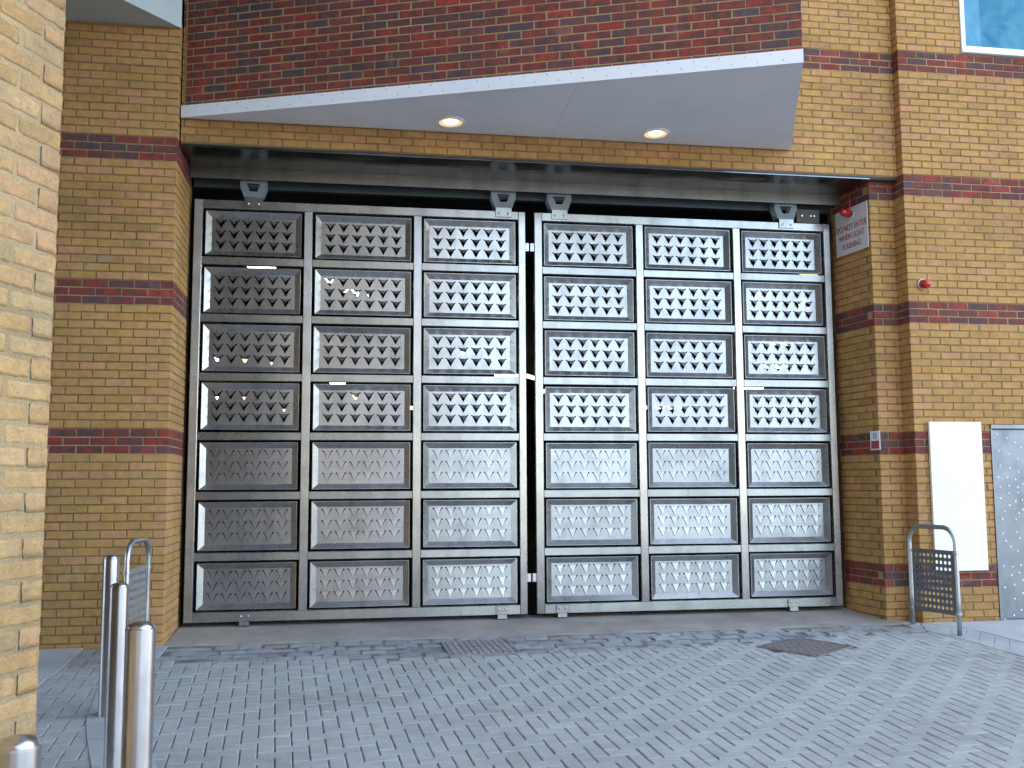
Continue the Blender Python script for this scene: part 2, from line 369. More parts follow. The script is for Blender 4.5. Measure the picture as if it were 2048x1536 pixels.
def brick_M(spec, rnd, proud):
    P0, u, n, sc_, L, z, kk, _ = spec
    c = Vector((P0[0]+u[0]*sc_, P0[1]+u[1]*sc_, z))
    ang = math.atan2(n[1], n[0])+math.pi/2
    c += Vector((n[0], n[1], 0))*rnd.uniform(-.0018, .0022)
    M = Matrix.Translation(c) @ Matrix.Rotation(ang+rnd.uniform(-.006, .006), 4, 'Z') @ Matrix.Rotation(rnd.uniform(-.004, .004), 4, 'Y')
    flip = -1 if rnd.random() < .5 else 1
    return M @ Matrix.Diagonal((L/BL, 1, 1, 1))
def lay(parent, specs, seed, seen=None, limit=298, cream=False, joined='brick_infill'):
    rnd = random.Random(seed); sized = []
    for sp in specs:
        P0, u, n, sc_, L, z, kk, _ = sp
        c = Vector((P0[0]+u[0]*sc_, P0[1]+u[1]*sc_, z)); q = px(c)
        w = 0
        if q and -20 < q[0] < 2068 and -12 < q[1] < 1548 and (seen is None or seen(c, q)):
            facing = abs(-(c.normalized()).dot(Vector((n[0], n[1], 0)))); w = L*facing/q[2]**2
        sized.append((w, sp))
    order = sorted(range(len(sized)), key=lambda i: -sized[i][0])
    top = set(i for i in order[:limit] if sized[i][0] > 0)
    vs, fs, mi = [], [], []; mats = [M_YEL, M_RED, M_CREAM]
    for i, (w, sp) in enumerate(sized):
        kk = 'C' if cream else sp[6]; me = rnd.choice(KIT[kk]); M = brick_M(sp, rnd, 0)
        if i in top:
            o = D2.objects.new('brick', me); COL.objects.link(o); o.matrix_world = M; o.parent = parent
        else:
            b = len(vs); vs += [M @ v.co for v in me.vertices]
            for p in me.polygons: fs.append(tuple(x+b for x in p.vertices)); mi.append('YRC'.index(kk))
    if fs:
        o = put(joined, vs, fs, None, parent, mats=mats, mi=mi, uv=False, smooth=cream); o['kind'] = 'stuff'

# ------------------------------------------------------------------ large structure
g = MB(); g.add([(-150, -150, gz(-8)-.06), (150, -150, gz(-8)-.06), (150, 4, gz(4)-.06), (-150, 4, gz(4)-.06)], [(0, 1, 2, 3)])
g.add([(-150, 4, gz(4)-.06), (150, 4, gz(4)-.06), (150, 9.9, gz(9.9)-.06), (-150, 9.9, gz(9.9)-.06)], [(0, 1, 2, 3)])
g.add([(-150, 9.9, gz(9.9)-.06), (150, 9.9, gz(9.9)-.06), (150, 150, gz(9.9)-.06), (-150, 150, gz(9.9)-.06)], [(0, 1, 2, 3)])
tag(g.build('ground', M_FARG), kind='structure')

def slab_mesh(pts, top, thick=.05):
    n = len(pts); a = sum(pts[i][0]*pts[(i+1) % n][1]-pts[(i+1) % n][0]*pts[i][1] for i in range(n))
    if a < 0: pts = pts[::-1]
    m = MB(); m.add([(x, y, gz(y)+top-thick) for x, y in pts]+[(x, y, gz(y)+top) for x, y in pts],
                    [tuple(range(n))[::-1], tuple(range(n, 2*n))]+[(i, (i+1) % n, n+(i+1) % n, n+i) for i in range(n)]); return m

# interior of the car park behind the gate
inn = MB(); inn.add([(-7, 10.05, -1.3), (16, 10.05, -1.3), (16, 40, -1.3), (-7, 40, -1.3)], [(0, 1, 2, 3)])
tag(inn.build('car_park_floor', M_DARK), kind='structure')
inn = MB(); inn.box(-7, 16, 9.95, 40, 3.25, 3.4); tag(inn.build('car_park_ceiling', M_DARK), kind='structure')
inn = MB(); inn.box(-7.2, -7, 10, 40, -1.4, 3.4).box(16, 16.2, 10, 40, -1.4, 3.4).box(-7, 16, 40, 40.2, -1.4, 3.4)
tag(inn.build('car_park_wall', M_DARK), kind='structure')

# building volumes above and behind the brick faces
PA, PB, PC = Vector((-1.51, 9.05)), Vector((3.52, 7.08)), Vector((4.345, 9.085))
bd = empty('building', 'tall yellow brick building that the gate and all its walls belong to', 'building', (2, 10, -1.3))
def part(mb, name, mat, par): o = mb.build(name, mat, par); o.location = -par.location; return o
TOPZ = 17.0
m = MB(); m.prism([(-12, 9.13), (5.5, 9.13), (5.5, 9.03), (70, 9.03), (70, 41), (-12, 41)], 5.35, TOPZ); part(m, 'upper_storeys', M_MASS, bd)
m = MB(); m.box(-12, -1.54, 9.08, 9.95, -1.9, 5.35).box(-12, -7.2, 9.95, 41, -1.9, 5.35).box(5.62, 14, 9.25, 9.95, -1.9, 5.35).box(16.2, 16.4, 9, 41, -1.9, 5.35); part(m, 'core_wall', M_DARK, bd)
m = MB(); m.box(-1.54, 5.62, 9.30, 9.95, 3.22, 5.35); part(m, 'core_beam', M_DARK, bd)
ob = empty('jettied_bay', 'red brick bay that juts out at an angle over the steel gate', 'building bay', (1, 8.5, 3.3))
n_red = Vector((-.3647, -.9311)); u_red = Vector((.9311, -.3647))
pa, pb, pc = PA-n_red*.02, PB-n_red*.02, PC
m = MB(); m.prism([tuple(pa-n_red*.0), tuple(pb), tuple(pc), (-1.50, 9.09)], 5.3, TOPZ); part(m, 'upper_bay', M_MASS, ob)
m = MB(); m.prism([tuple(PA-n_red*.0435), tuple(PB-n_red*.0435-u_red*.006), tuple(PC-u_red*.006), (-1.45, 9.09)], 3.345, 5.3); part(m, 'bay_core', M_MORT_L, ob)

# ------------------------------------------------------------------ brick walls
# left pillar
wp = empty('brick_pillar', 'dark yellow brick pillar with red bands, left of the gate', 'brick pillar', (-2.2, 9.3, -1.4))
sp = []; XL = -1.525
layout(sp, (-3.6, 9.0), (1, 0), (0, -1), 0, 3.6+XL, -26, 51, qe=True, kind=no_low_band)
layout(sp, (XL, 9.0), (0, 1), (1, 0), 0, .80, -26, 36, qs=1, kind=no_low_band)
layout(sp, (XL, 9.0), (0, 1), (1, 0), 0, .112, 36, 51, qs=1)
def bld(parent, specs, seed, **kw):
    lay(parent, specs, seed, **kw)
    L = parent.location.copy()
    for c in parent.children:
        if c.type == 'MESH' and c.name.startswith('brick'): c.location -= L
m = MB(); m.box(-3.6, XL-.006, 9.0065, 9.95, -1.6, 4.2); part(m, 'mortar', M_MORT, wp)
for k in (0, 18, 36, -18): pass
def band_mortar(par, boxes):
    for b_ in boxes: part(MB().box(*b_), 'band_mortar', M_MORT_L, par)
BZ = [(.49+k*CH-.004, .49+(k+3)*CH-.006) for k in (-21, -3, 15, 33, 51)]
band_mortar(wp, [(-3.6, XL-.004, 9.0045, 9.80, a, b) for a, b in BZ[1:4]])
bld(wp, sp, 1)
# lintel wall over the opening
wl_ = empty('lintel_wall', 'yellow brick wall over the gate, partly under the angled canopy', 'brick wall', (2, 9.2, 3.1))
sp = []
layout(sp, (XL+.012, 9.10), (1, 0), (0, -1), 0, 5.495-(XL+.012), 36, 68, anchor=.03)
m = MB(); m.box(XL+.012, 5.495, 9.1065, 9.30, 3.084, 5.35); part(m, 'mortar', M_MORT, wl_)
band_mortar(wl_, [(XL+.012, 5.495, 9.1035, 9.2, *BZ[4])])
def seen_lintel(c, q): return c.x > 4.2 or c.z < 3.33
bld(wl_, sp, 2, seen=seen_lintel)
# right pilaster and its reveal
wr_ = empty('brick_pilaster', 'narrow yellow brick pilaster and shaded reveal at the gate right side', 'brick pilaster', (5.4, 9.3, -1.4))
sp = []; XR = 5.235
jv = Vector((5.150-XR, 9.85-9.2)); jl = jv.length; ju = (jv.x/jl, jv.y/jl); jn = (-ju[1], ju[0])
layout(sp, (5.50, 9.2), (-1, 0), (0, -1), 0, 5.50-XR, -26, 36, qe=True)
layout(sp, (XR, 9.193), ju, jn, 0, jl, -26, 36, qs=1)
m = MB(); m.prism([(5.50, 9.2085), (XR+.007, 9.2085), (5.150+.010, 9.85), (5.16, 9.95), (5.62, 9.95)], -1.6, 3.07); part(m, 'mortar', M_MORT, wr_)
for a, b in BZ[:4]:
    m = MB(); m.prism([(5.50, 9.2075), (XR+.003, 9.2075), (5.150+.004, 9.86), (5.5, 9.9)], a, min(b, 3.06)); part(m, 'band_mortar', M_MORT_L, wr_)
bld(wr_, sp, 3)
# right wall with door and window openings
ww = empty('brick_wall', 'bright yellow brick wall with red bands around white board and steel door', 'brick wall', (6.2, 9.1, -1.4))
sp = []; XW = 5.50; DX, DZ = 6.315, .565; WX, WZ = 6.215, 4.40
def hole_r(x0, x1, z):
    X0, X1 = XW+x0, XW+x1
    if z < DZ:
        lim = DX
        if X1 > 7.44: return max(x0, 7.405-XW), x1
    elif z > WZ: lim = WX-.004
    else: return x0, x1
    if X0 > lim: return None
    return x0, min(x1, lim-XW)
# wall runs +x; the start is a quoin with the short return towards the pilaster
layout(sp, (XW, 9.0), (1, 0), (0, -1), 0, 4.0, -27, 65, qs=1, hole=hole_r)
layout(sp, (XW, 9.34), (0, -1), (-1, 0), 0, .34, -27, 65, qe=True, kind=course_kind)
m = MB(); m.box(XW+.006, DX, 9.0065, 9.34, -1.6, DZ).box(XW+.006, 9.5, 9.0065, 9.34, DZ, WZ).box(XW+.006, WX, 9.0065, 9.34, WZ, 5.35); part(m, 'mortar', M_MORT, ww)
bb_ = []
for i, (a, b) in enumerate(BZ):
    xe = DX-.002 if b < DZ else (9.5 if b < WZ+.01 else WX)
    bb_.append((XW+.004, xe, 9.0045, 9.3, a, b if b < WZ else min(b, WZ)))
band_mortar(ww, bb_)
bld(ww, sp, 4)
# red angled bay front
sp = []
rp0 = PA-n_red*.04; rc = rp0+u_red*5.402
layout(sp, tuple(rp0), tuple(u_red), tuple(n_red), 0.02, 5.402, 40, 66, kind=lambda k: 'R', qe=True)
layout(sp, tuple(rc), tuple(-n_red), tuple(u_red), 0, 2.1, 40, 66, kind=lambda k: 'R', qs=1)
bld(ob, sp, 5)
# near left wall (cream bricks), with its building volume
CN = Vector((-.985, 3.55)); fu = Vector((-.387, -.922)); fn = Vector((.922, -.387)); 
nb = empty('near_brick_building', 'cream brick corner of the nearest building at the edge of view', 'building', (-1.3, 3, -1.6))
sp = []
layout(sp, tuple(CN), tuple(fu), tuple(fn), 0, 4.2, -31, 62, qs=1, kind=lambda k: 'C')
back = Vector((-.922, .387))
layout(sp, tuple(CN+back*2.0), tuple(-back), tuple(-fu), 0, 2.0, -31, 62, qe=True, kind=lambda k: 'C')
c0 = CN-fn*.004+fu*.004
m = MB(); m.prism([tuple(c0), tuple(c0+fu*6), tuple(c0+fu*6+back*4), tuple(c0+back*4)], -2.0, 5.0); part(m, 'mortar', M_MORT_C, nb)
m = MB(); c0 = CN-fn*.003+fu*.003
m.prism([tuple(c0), tuple(c0+fu*6), tuple(c0+fu*6+back*4), tuple(c0+back*4)], 5.0, TOPZ)
m.prism([tuple(c0+fu*6.001), (-5.0, -32), (-16, -32), (-16, 2.2), tuple(c0+fu*6.001+back*4)], -2.2, TOPZ); part(m, 'upper_storeys', M_MASS, nb)  # second volume is an unseen long block, added to hold back sky from the left
j0 = CN+fu*.5; m = MB(); m.prism([tuple(j0+fn*.001), tuple(j0+fn*2.3), tuple(j0+fu*14+fn*2.3), tuple(j0+fu*14+fn*.001)], 5.0, TOPZ); m.prism([(-1.56, 7.6), (.2, 7.2), (.9, 3.2), (-.98, 3.56), (-5.8, 3.6)], 5.0, TOPZ); part(m, 'added_sky_blocker', M_MASS, nb)  # unseen overhangs added to cut sky light over the pillar and left paving
bld(nb, sp, 6, cream=True)

opp = empty('added_opposite_block', 'tall brick block across the street, seen only as a dark reflection in the gate', 'building', (-6, -12, -2))
m = MB(); m.prism([(-14, -10), (3.0, -12), (3.4, -24), (-14, -24)], -2.4, 15); part(m, 'block', M_MASS, opp)  # out of view; put in and widened to darken the left half
# left overhanging soffit
ov = empty('overhanging_soffit', 'pale painted soffit and fascia over the passage, above the left pillar', 'soffit', (-2.5, 8.5, 4.12))
e0 = Vector((-1.53, 8.995)); ed = Vector((-.647, -.762)).normalized()
def opoly(x): return [tuple(e0+ed*0), tuple(e0+ed*7.2), (-12, 3.51), (-12, 8.995)]
q = ed*2.2
m = MB(); m.prism([tuple(e0), tuple(e0+ed*1.35), (-3.6, 8.0), (-3.6, 8.995)], 4.115, 4.16); part(m, 'soffit_board', M_OSOF, ov)
m = MB(); m.prism([tuple(e0+ed*1.355), tuple(e0+ed*7.2), (-12, 3.51), (-12, 8.995), (-3.604, 8.995), (-3.604, 7.997)], 4.115, 4.16); part(m, 'soffit_board', M_OSOF, ov)
nn = Vector((ed.y, -ed.x)); nn = nn if nn.x > 0 else -nn
m = MB(); m.prism([tuple(e0+nn*.02), tuple(e0+ed*7.2+nn*.02), tuple(e0+ed*7.2+nn*.001), tuple(e0+nn*.001)], 4.105, 4.85); part(m, 'fascia', M_OFAS, ov)
m = MB(); m.prism([tuple(e0), tuple(e0+ed*7.2), (-12, 3.51), (-12, 8.995)], 4.162, TOPZ); part(m, 'upper_storeys', M_MASS, ov)

# ------------------------------------------------------------------ angled canopy
cn = empty('angled_canopy', 'white triangular canopy soffit with pale metal edge over the gate', 'canopy', (1, 8.5, 3.3))
zs = 3.310
def onAB(t): return PA+u_red*t
splits = [0, (1.852+1.51)/.9311, (3.02+1.51)/.9311, 5.402]
def backx(t): 
    p = onAB(t); d_ = Vector((.03, 1.0)); s_ = (9.092-p.y)/d_.y; return p+d_*s_
for i in range(3):
    t0, t1 = splits[i]+(.0009 if i else .02), splits[i+1]-(.0009 if i < 2 else .001)
    p0, p1 = onAB(t0)-n_red*.022, onAB(t1)-n_red*.022
    poly = [tuple(p0), tuple(p1)]+([tuple(backx(t1))] if i < 2 else [tuple(PC-u_red*.001)])+[tuple(backx(t0)) if i else (-1.48, 9.092)]
    m = MB(); m.prism(poly, zs, zs+.03); part(m, 'soffit_panel', M_WHITE, cn)
m = MB(); o0, o1 = PA, PB
m.prism([tuple(o0), tuple(o1), tuple(o1-n_red*.02), tuple(o0-n_red*.02)], zs-.012, zs+.10)
m.prism([tuple(o0-n_red*.02), tuple(o1-n_red*.02), tuple(o1-n_red*.055), tuple(o0-n_red*.055)], zs+.091, zs+.10)
part(m, 'edge_trim', M_FASC, cn)
m = MB(); m.prism([tuple(PB-n_red*.02), tuple(PC), tuple(PC-u_red*.02), tuple(PB-n_red*.02-u_red*.02)], zs+.0305, zs+.10); part(m, 'edge_trim', M_FASC, cn)
m = MB()
for i in range(26):
    for z_, ph in ((zs+.078, 0), (zs+.022, .1)):
        t = .15+ph+i*.2
        if t > 5.3: continue
        c = onAB(t); m.lathe([(.0, .0042), (.0045, .0035), (.006, 0)], (0, 0, 0), 8, 'y', cap=False)
        k = len(m.v)-24; ang = math.atan2(u_red.y, u_red.x)
        R = Matrix.Translation(Vector((c.x+n_red.x*.0005, c.y+n_red.y*.0005, z_))) @ Matrix.Rotation(ang, 4, 'Z')
        for j in range(k, len(m.v)): m.v[j] = R @ m.v[j]
o = part(m, 'fixing_screws', M_BOLT, cn); o['kind'] = 'stuff'
for nme, c, lb in (('a', (.905, 8.81), 'lit round downlight in the narrow left part of the canopy'), ('b', (2.86, 8.82), 'lit round downlight in the wide right part of the canopy')):
    d = empty('downlight', lb, 'downlight', (c[0], c[1], zs), group='downlights in the canopy')
    m = MB(); m.lathe([(.104, -.001), (.109, -.016), (.128, -.012), (.134, -.001)], (0, 0, 0), 40, cap=False); smooth_by_angle(m.build('trim_ring', M_PVC, d))
    m = MB(); m.lathe([(.0, -.0035), (.107, -.004)], (0, 0, 0), 40, cap=False); m.build('reflector', M_LAMPR, d)
    m = MB(); m.lathe([(.0, -.013), (.05, -.012), (.068, -.006), (.07, -.0042)], (0, 0, 0), 32, cap=False); m.build('lamp_glass', M_LAMP, d, smooth=True)

# ------------------------------------------------------------------ steel soffit of the recess, lip, flashing and track
rs = empty('steel_recess_lining', 'polished steel lining and drip edge under the brick lintel', 'steel lining', (2, 9.4, 3.06))
xs = [XL+.01, .45, 1.32, 2.9, 4.1, 5.2]
for i in range(5):
    m = MB(); m.box(xs[i]+.0012, xs[i+1]-.0012, 9.108, 9.70, 3.055, 3.072); part(m, 'lining_sheet', M_SOFFIT_ST, rs)
m = MB(); m.box(XL+.01, 5.19, 9.685, 9.70, 2.945, 3.0545); part(m, 'lip', steel('lip_steel', (.21, .205, .19), .34, .5), rs)
m = MB(); m.box(XL+.012, 5.494, 9.096, 9.1060, 3.070, 3.078).box(5.202, 5.494, 9.108, 9.198, 3.058, 3.073); part(m, 'drip_edge', plain('dark_flashing', (.05, .055, .055), .5), rs)
tr = empty('gate_track', 'dark blue-grey steel top track hidden behind the lining lip', 'gate track', (2, 9.8, 2.9))
m = MB(); m.box(XL+.02, 5.15, 9.86, 9.94, 2.905, 3.0); part(m, 'rail', plain('track_paint', (.035, .05, .058), .5), tr)
m = MB(); m.box(XL+.02, 5.15, 9.84, 9.955, 3.0, 3.2); part(m, 'beam', M_DARK, tr)

# ------------------------------------------------------------------ the gate leaves
FY = 9.75
def gate_panel(w, h, raised):
    """pressed pan: rim at y=0, sloping sides to the sheet at y=dep; triangular tongues bent out of the sheet"""
    v = []; f = []; mi = []
    dep, sx, szt, szb = .045, .055, .056, .050
    lip = .004
    def quad(a, b, c, d_, m_=0): 
        k = len(v); v.extend([a, b, c, d_]); f.append((k, k+1, k+2, k+3)); mi.append(m_)
    X0, X1, Z0, Z1 = -w/2, w/2, -h/2, h/2
    O = [(X0, 0, Z0), (X1, 0, Z0), (X1, 0, Z1), (X0, 0, Z1)]
    R = [(X0+lip, 0, Z0+lip), (X1-lip, 0, Z0+lip), (X1-lip, 0, Z1-lip), (X0+lip, 0, Z1-lip)]
    B = [(X0, .05, Z0), (X1, .05, Z0), (X1, .05, Z1), (X0, .05, Z1)]
    I = [(X0+sx, dep, Z0+szb), (X1-sx, dep, Z0+szb), (X1-sx, dep, Z1-szt), (X0+sx, dep, Z1-szt)]
    for i in range(4):
        j = (i+1) % 4; quad(B[i], B[j], O[j], O[i]); quad(O[i], O[j], R[j], R[i]); quad(R[i], R[j], I[j], I[i])
    ix0, ix1, iz0, iz1 = I[0][0], I[1][0], I[0][2], I[2][2]
    cw, chh = (ix1-ix0-.045)/6, .1075; cx0 = ix0+.0225; cz1 = iz1-.006
    czb = cz1-3*chh
    if czb < iz0+.002: chh = (cz1-iz0-.004)/3; czb = cz1-3*chh
    quad((ix0, dep, iz0), (cx0, dep, iz0), (cx0, dep, iz1), (ix0, dep, iz1)); quad((ix1-.0225, dep, iz0), (ix1, dep, iz0), (ix1, dep, iz1), (ix1-.0225, dep, iz1))
    quad((cx0, dep, iz0), (ix1-.0225, dep, iz0), (ix1-.0225, dep, czb), (cx0, dep, czb)); quad((cx0, dep, cz1), (ix1-.0225, dep, cz1), (ix1-.0225, dep, iz1), (cx0, dep, iz1))
    hw, hh, r = .0435, .083, .0075
    hole = []
    for a in range(0, 299, 42): t = math.radians(a); hole.append((-hw+r*math.cos(t), r*math.sin(t)))
    hole.append((0, -hh))
    for a in range(0, 299, 42)[::-1]: t = math.radians(180-a); hole.append((hw+r*math.cos(t), r*math.sin(t)))
    ox, oz = 0, -.017
    ce = [(-cw/2, -chh), (cw/2, -chh), (cw/2, 0), (-cw/2, 0)]
    poly = [[Vector((x, z, 0)) for x, z in ce], [Vector((x+ox, z+oz, 0)) for x, z in hole]]
    tris = tessellate_polygon(poly); flat = ce+[(x+ox, z+oz) for x, z in hole]
    def orient(t):
        a, b, c = [flat[i] for i in t]; s_ = (b[0]-a[0])*(c[1]-a[1])-(b[1]-a[1])*(c[0]-a[0]); return t if s_ > 0 else t[::-1]
    tris = [orient(t) for t in tris]; rnd = random.Random(int(w*1000+raised*7))
    for r_ in range(3):
        for c_ in range(6):
            bx, bz = cx0+cw*(c_+.5), cz1-chh*r_; k = len(v)
            v.extend([(bx+x, dep, bz+z) for x, z in flat]); f.extend([tuple(k+i for i in t) for t in tris]); mi.extend([0]*len(tris))
            k = len(v); nh = len(hole)
            v.extend([(bx+ox+x, dep, bz+oz+z) for x, z in hole]+[(bx+ox+x, dep+.003, bz+oz+z) for x, z in hole])
            for i in range(nh): j = (i+1) % nh; f.append((k+i, k+j, k+nh+j, k+nh+i)); mi.append(0)
            th = math.radians(rnd.uniform(48, 56) if not raised else rnd.uniform(5.0, 8.5)); tw = rnd.uniform(-.03, .03)
            fw_, fh = hw-.0075, hh-.004; k = len(v)
            top = oz-.0003
            for dy in (0, .0022):
                for i in range(5):
                    s_ = i/4; x = -fw_*(1-s_)-0.0
                    yy = -math.sin(th)*fh*s_; zz = -math.cos(th)*fh*s_
                    ww_ = (hw-.009)*(1-s_*1.0)+.0012*s_
                    v.append((bx+ox-ww_+tw*fh*s_, dep+dy+yy, bz+top+zz)); v.append((bx+ox+ww_+tw*fh*s_, dep+dy+yy, bz+top+zz))
            for i in range(4):
                a = k+2*i; f.append((a+2, a+3, a+1, a)); mi.append(0); a += 10; f.append((a, a+1, a+3, a+2)); mi.append(0)
                a = k+2*i; f.append((a, a+10, a+12, a+2)); f.append((a+1, a+3, a+13, a+11)); mi += [0, 0]
    me = D2.meshes.new('gate_panel'); me.from_pydata(v, [], f); me.materials.append(M_PAN)
    l = me.uv_layers.new(name='UVMap'); co = me.vertices
    for p in me.polygons:
        for li, vi in zip(p.loop_indices, p.vertices): l.data[li].uv = (co[vi].co.x, co[vi].co.z)
    me.update(); return me
ZT, ZB = 2.753, -1.268
ZR = [2.157, 1.598, 1.030, .465, -.099, -.668]; RW = .074
def leaf(x0, x1, m1, m2, label):
    g_ = empty('gate_leaf', label, 'gate', ((x0+x1)/2, FY, ZB), group='leaves of the steel sliding gate'); L = g_.location
    sw = .078
    def P(mb, name, mat=M_FRAME, sm=False):
        o = mb.build(name, mat, g_); o.location = -L
        if sm: smooth_by_angle(o)
        return o
    for a, b in ((x0, x0+sw), (x1-sw*.9, x1)): P(MB().bbox(a, b, FY-.001, FY+.07, ZB, ZT, .004), 'stile', M_STILE)
    for c in (m1, m2): P(MB().bbox(c-.039, c+.039, FY, FY+.07, ZB+.092, ZT-.084, .004), 'mullion', M_STILE)
    P(MB().bbox(x0+sw+.0008, x1-sw*.9-.0008, FY+.001, FY+.07, ZT-.083, ZT, .004), 'top_rail'); P(MB().bbox(x0+sw+.0008, x1-sw*.9-.0008, FY+.001, FY+.07, ZB, ZB+.091, .004), 'bottom_rail')
    bays = [(x0+sw, m1-.039), (m1+.039, m2-.039), (m2+.039, x1-sw*.9)]
    for z in ZR:
        for a, b in bays: P(MB().bbox(a+.0008, b-.0008, FY+.002, FY+.07, z-RW/2, z+RW/2, .004), 'rail')
    tops = [ZT-.083]+[z-RW/2 for z in ZR]; bots = [z+RW/2 for z in ZR]+[ZB+.091]
    for bi, (a, b) in enumerate(bays):
        cache = {}
        for ri in range(7):
            h = round(tops[ri]-bots[ri]-.042, 3); w = b-a-.056; key = (h, ri >= 4)
            if key not in cache: cache[key] = gate_panel(w, h, ri >= 4)
            o = D2.objects.new('panel', cache[key]); COL.objects.link(o); o.parent = g_
            o.location = Vector(((a+b)/2+random.uniform(-.003, .003), FY+.022+random.uniform(-.002, .002), (tops[ri]+bots[ri])/2+random.uniform(-.003, .003)))-L
            o.rotation_euler = (random.uniform(-.006, .006), random.uniform(-.0025, .0025), random.uniform(-.005, .005))
            if ri >= 4: o['label'] = 'closed panel with slightly lifted triangular tongues'
    return g_, P
LL, PL = leaf(-1.477, 1.763, -.396, .674, 'left leaf of the steel gate, its three bays darkening towards the brick pillar')
LR, PR = leaf(1.857, 5.072, 2.962, 4.020, 'right leaf of the steel gate, bright bays ending beside the warning sign')
def arc(cx, cz, r, a0, a1, n): return [(cx+r*math.cos(math.radians(a0+(a1-a0)*i/n)), cz+r*math.sin(math.radians(a0+(a1-a0)*i/n))) for i in range(n+1)]
def plate_with_hole(outer, hole, y0, y1):
    pts = [[Vector((x, z, 0)) for x, z in outer], [Vector((x, z, 0)) for x, z in hole]]
    tr_ = tessellate_polygon(pts); flat = outer+hole; n = len(flat); v = [(x, y0, z) for x, z in flat]+[(x, y1, z) for x, z in flat]; f = []
    for t in tr_:
        a, b, c = [flat[i] for i in t]; s_ = (b[0]-a[0])*(c[1]-a[1])-(b[1]-a[1])*(c[0]-a[0]); t = t if s_ > 0 else t[::-1]
        f.append(tuple(t)); f.append(tuple(i+n for i in t)[::-1])
    no = len(outer)
    for i in range(no): j = (i+1) % no; f.append((i, n+i, n+j, j))
    for i in range(len(hole)): j = (i+1) % len(hole); f.append((no+i, no+j, n+no+j, n+no+i))
    return MB().add(v, f)
def hanger(x, P, L):
    out = [(-.088, 0), (.088, 0), (.125, .10), (.128, .24), (-.128, .24), (-.125, .10)]
    hol = [(-.034, .060), (.034, .060), (.064, .130), (.055, .140), (-.055, .140), (-.064, .130)]
    mb = MB()
    for y in (FY-.004, FY+.105):
        q_ = plate_with_hole([(x+a, ZT+.035+b) for a, b in out], [(x+a, ZT+.035+b) for a, b in hol], y, y+.012); mb.add(q_.v, q_.f)
    mb.box(x-.085, x+.085, FY+.008, FY+.105, ZT+.036, ZT+.05)
    P(mb, 'roller_bracket', M_ZINC)
    P(MB().bbox(x-.082, x+.082, FY-.014, FY-.001, ZT-.064, ZT+.034, .002), 'bracket_plate', M_FRAME)
    for s_ in (-.048, .048):
        P(MB().lathe([(.014, 0), (.014, .002), (.011, .003), (.0105, .010), (.007, .012), (0, .0125)], (x+s_, FY-.014, ZT-.030), 10, 'y'), 'bolt', M_BOLT, True)
hanger(-.926, PL, 0); hanger(1.54, PL, 0); hanger(2.119, PR, 0); hanger(4.581, PR, 0)
def guide(x, P):
    P(MB().bbox(x-.062, x+.062, FY-.016, FY-.001, ZB+.005, ZB+.085, .003), 'guide_plate', M_FRAME)
    P(MB().box(x-.045, x+.045, FY-.012, FY+.02, ZB-.036, ZB+.004), 'floor_guide', M_FRAME)
    for s_ in (-.032, .032): P(MB().lathe([(.011, 0), (.011, .006), (.006, .010), (0, .0105)], (x+s_, FY-.016, ZB+.052), 10, 'y'), 'bolt', M_BOLT, True)
guide(-.928, PL); guide(1.511, PL); guide(2.108, PR); guide(4.527, PR)
for zc in (2.394, -.918):
    for xx, P in ((1.763, PL), (1.857, PR)):
        s_ = 1 if xx < 1.8 else -1
        a, b = sorted((xx, xx+s_*.038))
        P(MB().box(a, b, FY+.02, FY+.045, zc-.04, zc+.04), 'latch', M_BOLT)
        for dz in (-.02, .02): P(MB().lathe([(.008, 0), (.008, .006), (0, .008)], ((a+b)/2, FY+.02, zc+dz), 8, 'y'), 'bolt', M_BOLT, True)
st = empty('gate_stop', 'bolted steel stop block above the far corner of the right leaf', 'gate stop', (4.86, 9.8, 2.80))
o = MB().bbox(-.13, .13, 0, .08, -.03, .12, .003).build('stop_block', plain('stop_paint', (.12, .12, .11), .6), st)
for a in (-.07, .03, .07): MB().lathe([(.013, 0), (.013, .012), (0, .014)], (a, 0, .05), 10, 'y').build('bolt', M_BOLT, st)

# ------------------------------------------------------------------ lamps inside the car park
LAMPS = [(-1.09, 12.73, .36, 0), (-.28, 13.5, .34, 35), (.02, 14.2, .26, 20), (.20, 14.5, .2, 30), (-2.95, 22.3, .5, 60), (-2.3, 22.6, .3, 20), (-1.75, 23.2, .3, 60), (-.27, 27.35, .42, 0), (.20, 31.8, .8, 80),
         (2.42, 20.9, .34, 70), (3.15, 21.6, .3, 40), (-4.2, 32.7, .4, 0), (-3.3, 32.6, .4, 0), (-2.4, 38, .5, 0), (2.2, 36, .5, 0), (4.0, 24.95, .62, 0), (4.72, 25.3, .9, 60), (5.8, 29.1, .5, 0), (10.9, 34.9, .6, 0),
         (6.03, 12.2, .26, 0), (6.9, 14.2, .3, 80), (7.2, 14.7, .25, 20), (11.5, 27.3, .9, 0), (10.05, 22.2, .6, 0), (8.5, 18.5, .6, 15), (11.6, 34.8, .9, 0), (1.6, 19.5, .2, 30)]
LAMP_LABEL = {0: 'bright ceiling tube glimpsed in the gap between the top two panels of the first bay', 7: 'short ceiling tube glimpsed over the fourth panel of the second bay',
  15: 'bright ceiling tube glimpsed under the third panel of the third bay', 16: 'slanting ceiling tube seen in the slit between the two leaves',
  19: 'yellowish ceiling tube glimpsed just under the top panel of the last bay', 22: 'wide ceiling tube glimpsed over the fourth panel of the last bay'}
